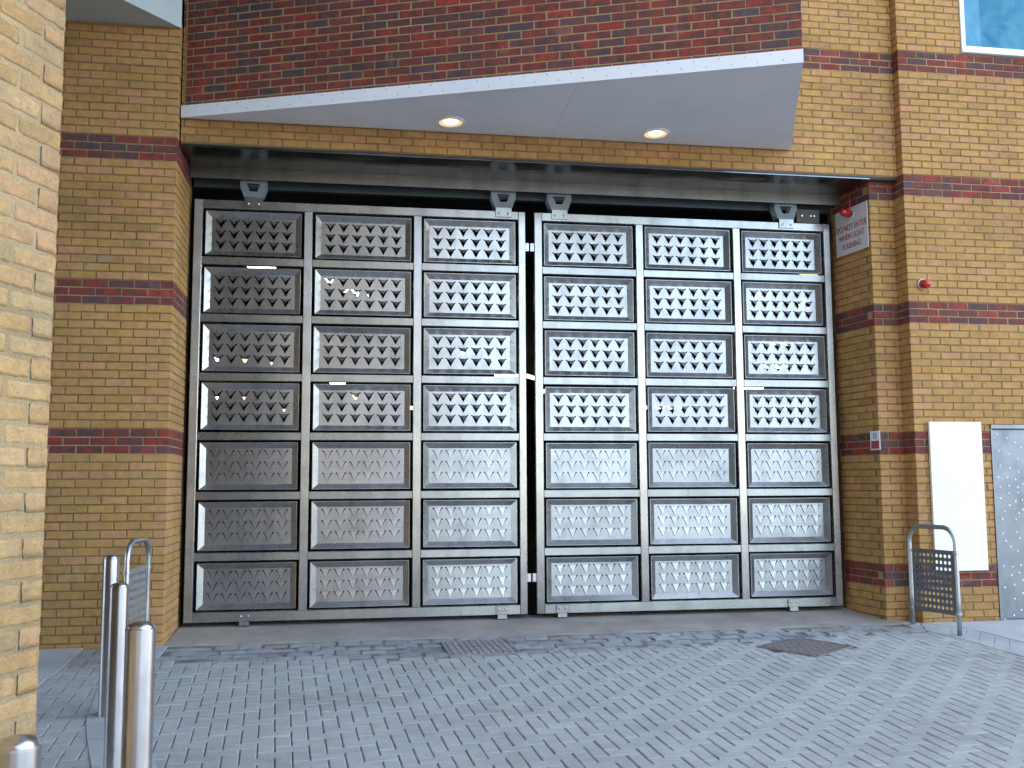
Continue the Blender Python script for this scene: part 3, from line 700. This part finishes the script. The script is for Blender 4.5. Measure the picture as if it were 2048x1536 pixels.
for i, (x, y, l, a) in enumerate(LAMPS):
    t = empty('ceiling_light', LAMP_LABEL.get(i, 'small lit ceiling tube in the dark car park, glimpsed through the triangular holes'), 'ceiling light', (x, y, 2.75), group='lights inside the car park')
    t.rotation_euler.z = math.radians(a)
    k = y/13.0
    MB().lathe([(0, -l/2), (.022*k, -l/2+.01), (.022*k, l/2-.01), (0, l/2)], (0, 0, 0), 10, 'x').build('tube', M_TUBE if i in (5, 8, 12, 19, 20, 24) else M_TUBEW, t, True)
    MB().box(-l/2-.03, l/2+.03, -.05, .05, .03*k, .03*k+.04).build('housing', M_DARK, t)

# ------------------------------------------------------------------ paving
pv = tag(D2.objects.new('block_paving', None), kind='structure'); COL.objects.link(pv)
th = math.radians(3.95); hu = Vector((-math.sin(th), math.cos(th))); hv = Vector((math.cos(th), math.sin(th)))
A_ = .0965
def inside(p, poly):
    c = False; n = len(poly)
    for i in range(n):
        x0, y0 = poly[i]; x1, y1 = poly[(i+1) % n]
        if (y0 > p[1]) != (y1 > p[1]) and p[0] < (x1-x0)*(p[1]-y0)/(y1-y0)+x0: c = not c
    return c
LK = [(-1.80, 8.33), (-1.70, 7.5), (-1.60, 6.8), (-1.49, 6.37), (-1.34, 5.85), (-1.10, 5.0), (-.80, 4.0), (-.50, 3.0)]     # left edge of the flush kerb strip
LK2 = [(x+.34+.0*i, y) for i, (x, y) in enumerate(LK)]
SB = [(LK2[0][0], 8.33), (-.35, 8.27), (.83, 8.14), (1.68, 8.24), (2.53, 8.27), (3.48, 8.39), (4.51, 8.55), (5.20, 8.62)]   # front edge of the sett band
RK = [(5.20, 8.62), (5.39, 8.22), (5.46, 7.49), (5.55, 6.4), (5.62, 5.2), (5.7, 3.0)]
main_poly = [(x-.10, y+(.06 if i == len(LK2)-1 else 0)) for i, (x, y) in enumerate(LK2[::-1])]+[(x, y+.05) for x, y in SB[1:]]+[(x+.12, y) for x, y in RK[1:]]
left_poly = [(-2.26, 8.99), (-2.24, 7.0), (-2.2, 3.4)]+[(x+.10, y) for x, y in LK[::-1]]+[(-1.72, 8.99)]
CV1 = [(3.462, 8.217), (3.969, 8.543), (4.294, 8.112), (3.799, 7.762)]
CV2 = [(.82, 8.80), (1.40, 8.86), (1.445, 8.26), (.845, 8.23)]
def infl(poly, d):
    cx = sum(p[0] for p in poly)/len(poly); cy = sum(p[1] for p in poly)/len(poly)
    return [((x-cx)*(1+d)+cx, (y-cy)*(1+d)+cy) for x, y in poly]
CVI = infl(CV1, -.05); CVJ = infl(CV2, -.02)
def paver_mesh(L, W, gu, gv, seed, mat, h=.06, ch=.006, jit=.0008):
    rnd = random.Random(seed); x, y = L/2-gu, W/2-gv; J = lambda s_=1: rnd.uniform(-jit, jit)*s_
    v = [(-x, -y, -h), (x, -y, -h), (x, y, -h), (-x, y, -h), (-x+J(), -y+J(), -ch*.8), (x+J(), -y+J(), -ch*.8), (x+J(), y+J(), -ch*.8), (-x+J(), y+J(), -ch*.8),
         (-x+ch, -y+ch, J()), (x-ch, -y+ch, J()), (x-ch, y-ch, J()), (-x+ch, y-ch, J())]
    f = [(0, 1, 5, 4), (1, 2, 6, 5), (2, 3, 7, 6), (3, 0, 4, 7), (4, 5, 9, 8), (5, 6, 10, 9), (6, 7, 11, 10), (7, 4, 8, 11), (8, 9, 10, 11)]
    me = D2.meshes.new('paver'); me.from_pydata(v, [], f); me.materials.append(mat); me.update(); return me
# joints that run away from the wall are wide open, cross joints are tight
PU = [paver_mesh(2*A_, A_, .0010, .0029, i, M_PAVE) for i in range(6)]      # long side along hu
PV = [paver_mesh(2*A_, A_, .0029, .0010, 20+i, M_PAVE) for i in range(6)]   # long side along hv
# build the herringbone with an occupancy grid
def herring(poly, skip=()):
    out = []
    xs_ = [p[0] for p in poly]; ys_ = [p[1] for p in poly]
    cells = set(); O = Vector((0, 6.0))
    R_ = 60
    for i in range(-R_, R_+30):
        for j in range(-R_, R_):
            # 90 degree herringbone: unit (i,j) with period 4
            t = (i-j) % 4
            if t == 0: a, b, or_ = (i+1.0), (j+.5), 'v'       # covers cells (i,j),(i+1,j)
            elif t == 3: a, b, or_ = (i+.5), (j+1.0), 'u'     # covers (i,j),(i,j+1)
            else: continue
            c = O+hv*(a*A_)+hu*(b*A_)
            if inside(c, poly) and not any(inside(c, s_) for s_ in skip): out.append((c, or_))
    return out
surf = lambda c, rnd: gz(c.y)+.0+.004*math.sin(c.x*2.1+c.y*1.3)*0+rnd.uniform(-.0022, .0022)
rnd = random.Random(3)
allp = [(c, o_) for c, o_ in herring(main_poly, (CVI, CVJ))]+[(c, o_) for c, o_ in herring(left_poly)]
slope = Matrix.Rotation(math.atan(.05), 4, 'X')
def place(c, ori, kit, rnd):
    ang = math.atan2(hu.y, hu.x) if ori == 'u' else math.atan2(hv.y, hv.x)
    me = rnd.choice(kit)
    M = Matrix.Translation((c.x, c.y, surf(c, rnd))) @ slope @ Matrix.Rotation(ang, 4, 'Z') @ Matrix.Rotation(rnd.uniform(-.006, .006), 4, 'X') @ Matrix.Rotation(rnd.uniform(-.005, .005), 4, 'Y')
    return me, M
def pv_size(c):
    q = px((c.x, c.y, gz(c.y)))
    if not q or not (-10 < q[0] < 2058 and q[1] < 1545): return 0
    if q[0] < 80 and c.y > 4: return 0
    return 1/q[2]**3
allp.sort(key=lambda t: -pv_size(t[0])); vs, fs = [], []
for i, (c, o_) in enumerate(allp):
    me, M = place(c, o_, PU if o_ == 'u' else PV, rnd)
    if i < 298 and pv_size(c) > 0:
        o = D2.objects.new('paver', me); COL.objects.link(o); o.matrix_world = M; o.parent = pv
    else:
        b = len(vs); vs += [M @ v.co for v in me.vertices]; fs += [tuple(x+b for x in p.vertices) for p in me.polygons]
put('paver_field', vs, fs, M_PAVE, pv, uv=False)['kind'] = 'stuff'
put_bed = slab_mesh([(-2.6, 2.0), (9.5, 2.0), (9.5, 8.99), (-2.6, 8.99)], -.0125, .04).build('bed', M_BED, pv)
# setts between paving and threshold
ss = tag(D2.objects.new('sett_band', None), kind='structure'); COL.objects.link(ss)
def front_y(x):
    for (x0, y0), (x1, y1) in zip(SB, SB[1:]):
        if x0 <= x <= x1: return y0+(y1-y0)*(x-x0)/(x1-x0)
    return 8.62 if x > 5 else 8.33
SK = []
def sett_mesh(seed):
    rnd = random.Random(seed); L, W = .196, .17; v = []; f = []; nx, ny = 4, 3
    for lv in (0, 1):
        for j in range(ny+1):
            for i in range(nx+1):
                x = -L/2+L*i/nx; y = -W/2+W*j/ny; ed_ = i in (0, nx) or j in (0, ny)
                if lv == 0: continue
                z = rnd.uniform(-.003, .004)-(.003 if ed_ else 0)-(.002 if (i in (0, nx) and j in (0, ny)) else 0)
                v.append((x+rnd.uniform(-.007, .007)*(1 if ed_ else 0), y+rnd.uniform(-.006, .006)*(1 if ed_ else 0), z))
    W1 = nx+1
    for j in range(ny):
        for i in range(nx): a = j*W1+i; f.append((a, a+1, a+W1+1, a+W1))
    rim = [i for i in range(nx+1)]+[j*W1+nx for j in range(1, ny+1)]+[ny*W1+i for i in range(nx-1, -1, -1)]+[j*W1 for j in range(ny-1, 0, -1)]
    b = len(v); v += [(v[i][0]*.97, v[i][1]*.97, -.07) for i in rim]
    for k in range(len(rim)): k2 = (k+1) % len(rim); f.append((rim[k], b+k, b+k2, rim[k2]))
    me = D2.meshes.new('sett'); me.from_pydata(v, [], f); me.materials.append(M_SETT); me.update(); return me
SK = [sett_mesh(i) for i in range(10)]
back_y = lambda x: 8.99+.0*x
vs, fs = [], []; cnt = 0
for row in range(4):
    x = LK2[0][0]+.06+(row % 2)*.09
    while x < 5.45:
        fy = front_y(x); n_ = max(1, round((8.99-fy)/.178)); 
        if row < n_:
            yy = 8.90-row*.178 if True else 0
            if yy > fy+.05 and not inside((x, yy), CVJ) and not inside((x, yy), CVI):
                o = D2.objects.new('sett', rnd.choice(SK)); COL.objects.link(o); o.parent = ss
                o.location = (x+rnd.uniform(-.012, .012), yy+rnd.uniform(-.012, .012), gz(yy)+rnd.uniform(-.006, .005)); o.rotation_euler = (math.atan(.05)+rnd.uniform(-.03, .03), rnd.uniform(-.03, .03), rnd.uniform(-.09, .09)+(math.pi if rnd.random() < .5 else 0))
                o.scale = (rnd.uniform(.9, 1.04), rnd.uniform(.92, 1.0), 1)
        x += .205
slab_mesh([(LK2[0][0]-.02, 8.1), (5.48, 8.1), (5.48, 8.995), (LK2[0][0]-.02, 8.995)], -.0085, .03).build('mortar_bed', M_BEDS, ss)
# threshold, kerbs, slabs
m = slab_mesh([(-1.515, 9.0), (5.48, 9.0), (5.22, 9.2), (5.15, 9.97), (-1.515, 9.97)], .003, .08); tag(m.build('threshold', M_CONC), kind='structure')
kb = tag(D2.objects.new('flush_kerb', None), kind='structure'); COL.objects.link(kb)
for i in range(len(LK)-1):
    (x0, y0), (x1, y1) = LK[i], LK[i+1]; g_ = .004
    t = Vector((x1-x0, y1-y0)).normalized()*g_
    slab_mesh([(x0+t.x, y0+t.y), (x0+.33+t.x, y0+t.y), (x1+.33-t.x, y1-t.y), (x1-t.x, y1-t.y)], .0065, .08).build('kerb_stone', M_KERB, kb)
slab_mesh([(-1.845, 8.34), (-1.48, 8.34), (-1.48, 8.985), (-1.845, 8.985)], .0065, .08).build('kerb_stone', M_KERB, kb)
fp = tag(D2.objects.new('footpath', None), kind='structure'); COL.objects.link(fp)
ys_ = [8.985, 8.1, 7.2, 6.3, 5.4]
for i in range(4): slab_mesh([(-3.55, ys_[i]), (-2.16, ys_[i]), (-2.14, ys_[i+1]+.008), (-3.55, ys_[i+1]+.008)], .0065, .08).build('slab', M_SLAB, fp)
# right-hand kerb of small blocks and slabs beyond it
rkb = tag(D2.objects.new('paved_edging', None), kind='structure'); COL.objects.link(rkb)
def lerp(a, b, t): return (a[0]+(b[0]-a[0])*t, a[1]+(b[1]-a[1])*t)
RK2 = [(5.46, 8.985), (5.76, 8.69), (5.85, 8.02), (5.95, 6.9), (6.03, 5.6), (6.15, 3.0)]
RK1 = [(5.30, 8.60), (5.41, 8.22), (5.48, 7.49), (5.57, 6.4), (5.64, 5.2), (5.72, 3.0)]
for i in range(5):
    n_ = 4 if i else 3
    for k in range(n_):
        t0, t1 = k/n_+.003, (k+1)/n_-.003
        a, b, c, d_ = lerp(RK1[i], RK1[i+1], t0), lerp(RK1[i], RK1[i+1], t1), lerp(RK2[i], RK2[i+1], t1), lerp(RK2[i], RK2[i+1], t0)
        for (s0, s1) in ((.005, .447), (.453, .995)):
            slab_mesh([lerp(a, d_, s0), lerp(a, d_, s1), lerp(b, c, s1), lerp(b, c, s0)], .0045+rnd.uniform(-.0008, .0008), .08).build('edging_block', M_KERB, rkb)
RS = RK2
for i in range(5):
    a, b = RS[i], RS[i+1]
    slab_mesh([(a[0]+.006, a[1]-.004), (b[0]+.006, b[1]+.004), (9.3, b[1]+.004), (9.3, a[1]-.004)], .0068, .08).build('slab', M_SLAB, fp)
slab_mesh([(5.505, 8.995), (5.28, 9.19), (5.28, 8.65), (5.46, 8.985)], .001, .06).build('slab', M_SLAB, fp)

# manhole covers
M_LID = plain('cover_recess', (.075, .065, .06), .9, 20, .3)
M_DUSTY2 = plain('dusty_recess', (.17, .16, .15), .9, 9, .3)
M_DUSTY = plain('dusty_iron', (.26, .245, .235), .85, 9, .3)
def cover(poly, label, name='manhole_cover', rows=9, iron=None):
    iron = iron or M_IRON
    c = Vector((sum(p[0] for p in poly)/4, sum(p[1] for p in poly)/4)); e = empty(name, label, 'manhole cover', (c.x, c.y, gz(c.y)))
    P3 = lambda s_, t: Vector(lerp(lerp(poly[0], poly[1], s_), lerp(poly[3], poly[2], s_), t))
    def q3(p, dz): return (p.x-c.x, p.y-c.y, .05*(p.y-c.y)+dz)
    def cell(mb, s0, s1, t0, t1, z0, z1, ch=0.0):
        cs = [P3(s0, t0), P3(s1, t0), P3(s1, t1), P3(s0, t1)]; cc = sum(cs, Vector((0, 0)))/4
        mb.add([q3(p, z0) for p in cs]+[q3(p+(cc-p)*ch, z1) for p in cs], [(4, 5, 6, 7), (0, 1, 5, 4), (1, 2, 6, 5), (2, 3, 7, 6), (3, 0, 4, 7)])
    def wind(mb):
        n_ = [mb.v[i] for i in mb.f[0]]
        if (n_[1]-n_[0]).cross(n_[2]-n_[1]).z < 0: mb.f = [x[::-1] for x in mb.f]
        return mb
    fr = MB(); 
    for a in ((0, 1, 0, .035), (0, 1, .965, 1), (0, .035, .035, .965), (.965, 1, .035, .965)): cell(fr, *a, -.03, .0085)
    wind(fr).build('frame', iron, e)
    pl = MB(); cell(pl, .036, .964, .036, .964, -.03, .0045); wind(pl).build('lid', M_LID if iron is M_IRON else M_DUSTY2, e)
    st_ = MB(); n_ = rows
    for i in range(n_):
        for j in range(n_):
            s0 = .06+.88*i/n_; t0 = .06+.88*j/n_; d_ = .88/n_
            if (i+j) % 2: cell(st_, s0+d_*.05, s0+d_*.95, t0+d_*.22, t0+d_*.78, .0045, .009, .2)
            else: cell(st_, s0+d_*.22, s0+d_*.78, t0+d_*.05, t0+d_*.95, .0045, .009, .2)
    o = wind(st_).build('tread_studs', iron, e); o['kind'] = 'stuff'
cover(CV1, 'brown diamond-set iron cover in the paving near the right leaf of the gate', rows=12)
cover(CV2, 'dusty iron cover set among rough setts at the middle of the gate', rows=10, iron=M_DUSTY)

# ------------------------------------------------------------------ bollards
def bollard(x, y, label, h=1.0, r=.05):
    e = empty('bollard', label, 'bollard', (x, y, gz(y)), group='steel bollards along the kerb')
    m = MB(); m.lathe([(r, -.02), (r, h-.012)], (0, 0, 0), 48, cap=False); m.build('post', M_BOLL, e, True)
    m = MB(); prof = [(r+.0006, h-.012), (r+.0006, h-.004), (r-.003, h)]+[(r*.94*math.cos(math.radians(a)), h+.020*math.sin(math.radians(a))) for a in (10, 25, 40, 55, 70, 82)]+[(0, h+.0203)]
    m.lathe(prof, (0, 0, 0), 48, cap=False); smooth_by_angle(m.build('cap', M_BOLL, e), 30)
    m = MB(); m.lathe([(r+.03, 0), (r+.028, .004), (r, .006)], (0, 0, 0), 32, cap=False); m.build('collar', M_KERB, e)
bollard(-1.495, 6.86, 'farthest steel bollard, standing in front of the pillar base, bottom in view')
bollard(-1.172, 5.585, 'second farthest steel bollard, tall and thin between its two neighbours')
bollard(-.693, 3.66, 'tall domed steel bollard nearest the gate leaf edge in view', h=1.137)
bollard(-.80, 2.73, 'nearest steel bollard, only its domed top showing by the cream wall', h=1.03, r=.053)

# ------------------------------------------------------------------ perforated hoops
def hoop(p0, p1, label, top=.955, r=.021):
    c = (Vector(p0)+Vector(p1))/2; e = empty('hoop_barrier', label, 'hoop barrier', (c.x, c.y, gz(c.y)), group='perforated hoop barriers beside the gate')
    u = (Vector(p1)-Vector(p0)); W = u.length; u.normalize(); hw = W/2; R_ = .15
    prof = [(-hw, -.03), (-hw, .3), (-hw, top-R_)]+[(-hw+R_-R_*math.cos(math.radians(a)), top-R_+R_*math.sin(math.radians(a))) for a in range(12, 91, 12)]
    prof += [(-x, z) for x, z in prof[::-1]]
    z_at = lambda s_: .05*u.y*s_
    pts = [(u.x*a, u.y*a, z+(z_at(a) if z < 0.01 else 0)) for a, z in prof]
    m = MB(); m.tube(pts, r, 16); o = m.build('tube', M_GALV, e, True)
    # perforated sheet
    px0, px1, pz0, pz1 = -hw+.030, hw-.030, .165, .745; n_ = 9; cw = (px1-px0-.05)/n_; chh = (pz1-pz0-.05)/n_
    v = []; f = []
    M = Matrix(((u.x, -u.y, 0, 0), (u.y, u.x, 0, 0), (0, 0, 1, 0), (0, 0, 0, 1)))
    hole = [(.0165*math.cos(t*math.pi/7), .0165*math.sin(t*math.pi/7)) for t in range(14)]
    ce = [(-cw/2, -chh/2), (cw/2, -chh/2), (cw/2, chh/2), (-cw/2, chh/2)]; flat = ce+hole
    tr_ = tessellate_polygon([[Vector((a, b, 0)) for a, b in ce], [Vector((a, b, 0)) for a, b in hole]])
    for i in range(n_):
        for j in range(n_):
            bx, bz = px0+.025+cw*(i+.5), pz0+.025+chh*(j+.5); k = len(v)
            for dy in (-.0015, .0015): v += [(bx+a, dy, bz+b) for a, b in flat]
            q = len(flat)
            for t in tr_: f.append(tuple(k+x for x in t)); f.append(tuple(k+q+x for x in t))
            for h_ in range(14): h2 = (h_+1) % 14; f.append((k+4+h_, k+4+h2, k+q+4+h2, k+q+4+h_))
    mb = MB().add(v, f)
    for a, b, c_, d_ in ((px0, px1, pz0, pz0+.025), (px0, px1, pz1-.025, pz1), (px0, px0+.025, pz0+.025, pz1-.025), (px1-.025, px1, pz0+.025, pz1-.025)): mb.box(a, b, -.0016, .0016, c_, d_)
    mb.build('perforated_sheet', M_SHEET, e, M=M)
    for s_ in (-1, 1):
        for z in (.185, .722):
            b = MB(); b.lathe([(r+.0, -.012), (r+.006, -.010), (r+.006, .010), (r, .012)], (s_*hw, 0, z), 16, cap=False)
            b.lathe([(.010, -.03), (.010, .03)], (s_*(hw+.001), 0, z), 8, 'y'); b.box(min(s_*hw, s_*(hw-.035)), max(s_*hw, s_*(hw-.035)), -.004, .004, z-.012, z+.012)
            b.build('clamp', M_GALV, e, M=M)
        b = MB(); b.lathe([(r+.035, -.002), (r+.032, .004), (r, .006)], (u.x*s_*hw, u.y*s_*hw, z_at(s_*hw)), 20, cap=False); b.build('base_collar', M_KERB, e)
M_SHEET = plain('grey_coated_sheet', (.12, .125, .13), .45, 10, .1)
hoop((5.349, 8.929), (5.465, 8.365), 'perforated steel hoop standing before the white board, right of the gate')
M_SHEET = plain('pale_grey_coated_sheet', (.20, .21, .20), .45, 10, .1)
hoop((-1.650, 8.10), (-1.600, 8.66), 'perforated steel hoop seen edge-on behind the bollards, by the pillar')

# ------------------------------------------------------------------ board, door, window, signs, beacons
b_ = MB().bbox(5.637, 6.198, 8.962, 8.990, -.862, .588, .003).build('blank_board', M_BOARD); tag(b_, 'tall blank white board fixed to the yellow brick wall beside the steel door', 'board')
dr = empty('steel_door', 'dimpled grey steel door with thin frame at the right edge of the wall', 'door', (6.8, 9.03, -1.36))
part(MB().bbox(6.338, 7.35, 9.03, 9.07, -1.345, .520, .004), 'door_leaf', M_DOOR, dr)
part(MB().bbox(6.317, 6.336, 8.992, 9.09, -1.365, .560, .002).bbox(6.317, 7.40, 8.985, 9.09, .5225, .5640, .003).bbox(7.352, 7.40, 8.992, 9.09, -1.365, .5222, .003), 'door_frame', M_DOOR, dr)
DOTS = [(480,163),(545,188),(598,218),(640,250),(490,273),(560,296),(618,328),(500,372),(566,387),(624,416),(488,450),(549,452),(603,465),(652,495),(502,516),(561,508),(617,516),(561,558),(620,553),(648,600),(503,590),(603,611),(564,637),(653,665),(533,677),(626,690),(516,728),(607,732),(520,825),(612,817),(632,857),(541,876),(573,913),(618,940),(523,1042),(584,1048),(640,1036),(577,1104),(629,1086),(653,1135),(596,1167),(533,1185),(598,1260),(643,1337),(595,1371),(533,1400),(655,1224)]
m = MB(); Y_ = 9.03
for a, b in DOTS:
    X_, Z_ = 1850+a/3.34, 820+b/3.34
    d = FW+RT*((X_-1024)/FOC)+UP*((768-Z_)/FOC); d = d*(Y_/d.y)
    for xx in (d.x, 13.68-d.x):
        if 6.36 < xx < 7.33: m.lathe([(.0105, 0), (.009, .004), (.004, .0065), (0, .007)], (xx, Y_, d.z), 8, 'y')
o = part(m, 'dimple_studs', plain('bright_stud', (.85, .87, .9), .3), dr); o['kind'] = 'stuff'
part(MB().box(6.31, 7.42, 9.0, 9.2, -1.52, -1.347), 'door_sill', M_CONC, dr)
part(MB().box(6.30, 7.5, 9.10, 9.3, -1.5, .6), 'door_backing', M_DARK, dr)
m = MB(); m.box(7.402, 9.5, 9.0065, 9.3, -1.6, .562); part(m, 'mortar', M_MORT, ww)
wd = empty('window', 'white framed window reflecting blue sky, high on the yellow wall', 'window', (6.9, 9.0, 4.4))
part(MB().bbox(WX+.002, WX+.052, 8.985, 9.06, WZ+.085, 5.9, .004), 'window_frame', M_PVC, wd)
part(MB().bbox(WX+.002, 7.9, 8.985, 9.06, WZ+.045, WZ+.0845, .004).bbox(7.85, 7.9, 8.985, 9.06, WZ+.085, 5.9, .004), 'window_frame', M_PVC, wd)
part(MB().bbox(WX-.004, 7.92, 8.965, 9.06, WZ+.006, WZ+.043, .004), 'sill', M_PVC, wd)
part(MB().box(WX+.05, 7.86, 9.022, 9.028, WZ+.08, 5.9), 'pane', M_GLASS, wd)
cv = []; cf = []
for i in range(41):
    x = WX+.05+.24*i/40; y = 9.075+.012*math.sin(i*1.3); cv += [(x, y, WZ), (x, y, 5.9)]
for i in range(40): cf.append((2*i, 2*i+2, 2*i+3, 2*i+1))
part(MB().add(cv, cf), 'curtain', M_CURT, wd)
cv = []; cf = []
for i in range(61):
    x = WX+.62+.5*i/60; y = 9.10+.016*math.sin(i*1.1); cv += [(x-.10*(1-0), y, WZ), (x, y, 5.9)]
for i in range(60): cf.append((2*i, 2*i+2, 2*i+3, 2*i+1))
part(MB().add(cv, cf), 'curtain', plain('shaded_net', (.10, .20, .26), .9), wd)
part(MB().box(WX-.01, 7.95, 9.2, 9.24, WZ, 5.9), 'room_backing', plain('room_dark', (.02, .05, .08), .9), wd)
# warning sign on the right reveal
def jamb_pt(s_, z, off=0): return Vector((XR+ju[0]*s_+jn[0]*off, 9.2+ju[1]*s_+jn[1]*off, z))
def jamb_frame(s_, z, off): # matrix: local x -> towards the viewer side (reads left to right), local z up, -y out of wall
    o_ = jamb_pt(s_, z, off); X = Vector((-ju[0], -ju[1], 0)); Z = Vector((0, 0, 1)); Y = Z.cross(X)
    return Matrix(((X.x, Y.x, Z.x, o_.x), (X.y, Y.y, Z.y, o_.y), (X.z, Y.z, Z.z, o_.z), (0, 0, 0, 1)))
def text(body, size, M, mat, parent, name, xs=1.0, bold=0.0):
    cu = D2.curves.new(name, 'FONT'); cu.body = body; cu.size = size; cu.align_x = 'CENTER'; cu.align_y = 'CENTER'; cu.extrude = .0008; cu.offset = bold; cu.materials.append(mat)
    o = D2.objects.new(name, cu); COL.objects.link(o)
    dg = bpy.context.evaluated_depsgraph_get(); me = D2.meshes.new_from_object(o.evaluated_get(dg)); D2.objects.remove(o)
    me.transform(Matrix.Diagonal((xs, 1, 1, 1))); me.transform(Matrix.Rotation(math.pi/2, 4, 'X')); me.transform(M)
    o = D2.objects.new(name, me); COL.objects.link(o); o.parent = parent; o.location = -parent.location; return o
zc = 2.63; MS = jamb_frame(.30, zc, .006)
sg = empty('warning_sign', 'pale rectangular sign with red capital lettering about a flashing light, on the reveal', 'sign', tuple(jamb_pt(.30, zc, 0)))
m = MB(); m.bbox(-.27, .27, -.004, .004, -.240, .240, .001); o = m.build('sign_plate', M_SIGN, sg, M=MS); o.location = -sg.location
for i, t_ in enumerate(('DO NOT ENTER', 'WHEN LIGHT', 'FLASHING')):
    text(t_, .088, MS @ Matrix.Translation((0, -.0055, .035-i*.098)), M_REDL, sg, 'lettering', .80, .0006)
def beacon(M, label, r=.036, loc=None, pipe=None):
    e = empty('red_beacon', label, 'warning light', tuple(M.translation), group='red warning lights')
    def B(mb, n_, mt, sm=True): o = mb.build(n_, mt, e, M=M); o.location = -e.location; return smooth_by_angle(o, 40) if sm else o
    B(MB().lathe([(r*1.12, 0), (r*1.12, .012), (r*.9, .016)], (0, 0, 0), 24, 'y'), 'base', M_PVC)
    B(MB().lathe([(r*1.02, .014), (r*1.02, .030)], (0, 0, 0), 24, 'y'), 'gasket', M_BLACK)
    B(MB().lathe([(r, .028), (r*.98, .075), (r*.8, .096), (r*.4, .108), (0, .110)], (0, 0, 0), 24, 'y'), 'lens', M_LENS)
    if pipe: B(MB().tube(pipe, .006, 8), 'conduit', M_REDP if pipe[0][2] > 0 and len(pipe) > 2 else M_MORT)
beacon(jamb_frame(.30, 2.80, .010) @ Matrix.Rotation(math.radians(18), 4, 'Z') @ Matrix.Diagonal((1.2, 1.45, 1.2, 1)), 'red warning light mounted over the top of the lettered sign', r=.036, pipe=[(.0, -.012, .02), (.01, -.012, .10), (.0, -.006, .18)])
beacon(Matrix.Translation((5.655, 8.995, 1.968)) @ Matrix.Rotation(math.radians(12), 4, 'X'), 'red warning light alone on the bright yellow wall above a red band', r=.046, pipe=[(-.0, -.004, -.03), (-.0, -.004, -.13)])
sn = empty('small_sign', 'tiny white and dark red prohibition sign at the reveal edge, on a red band', 'sign', tuple(jamb_pt(.03, .42, 0)))
MT = jamb_frame(.055, .415, .006)
def SP(mb, n_, mt): o = mb.build(n_, mt, sn, M=MT); o.location = -sn.location
SP(MB().box(-.075, .075, -.002, .003, -.095, .095), 'sign_plate', M_PVC)
SP(MB().box(-.063, .063, -.0035, -.0022, -.083, -.004), 'red_field', M_REDP)
ring = []
m = MB()
for i in range(20):
    a0, a1 = i*math.pi/10, (i+1)*math.pi/10
    m.add([(.03*math.cos(a0), -.0035, .045+.03*math.sin(a0)), (.03*math.cos(a1), -.0035, .045+.03*math.sin(a1)), (.023*math.cos(a1), -.0035, .045+.023*math.sin(a1)), (.023*math.cos(a0), -.0035, .045+.023*math.sin(a0))], [(0, 1, 2, 3)])
m.add([(-.022, -.0036, .062), (.019, -.0036, .023), (.022, -.0036, .027), (-.019, -.0036, .066)], [(0, 1, 2, 3)])
SP(m, 'emblem', M_BLACK)

# dust the meshes of flat plates: nothing hidden, nothing else to do
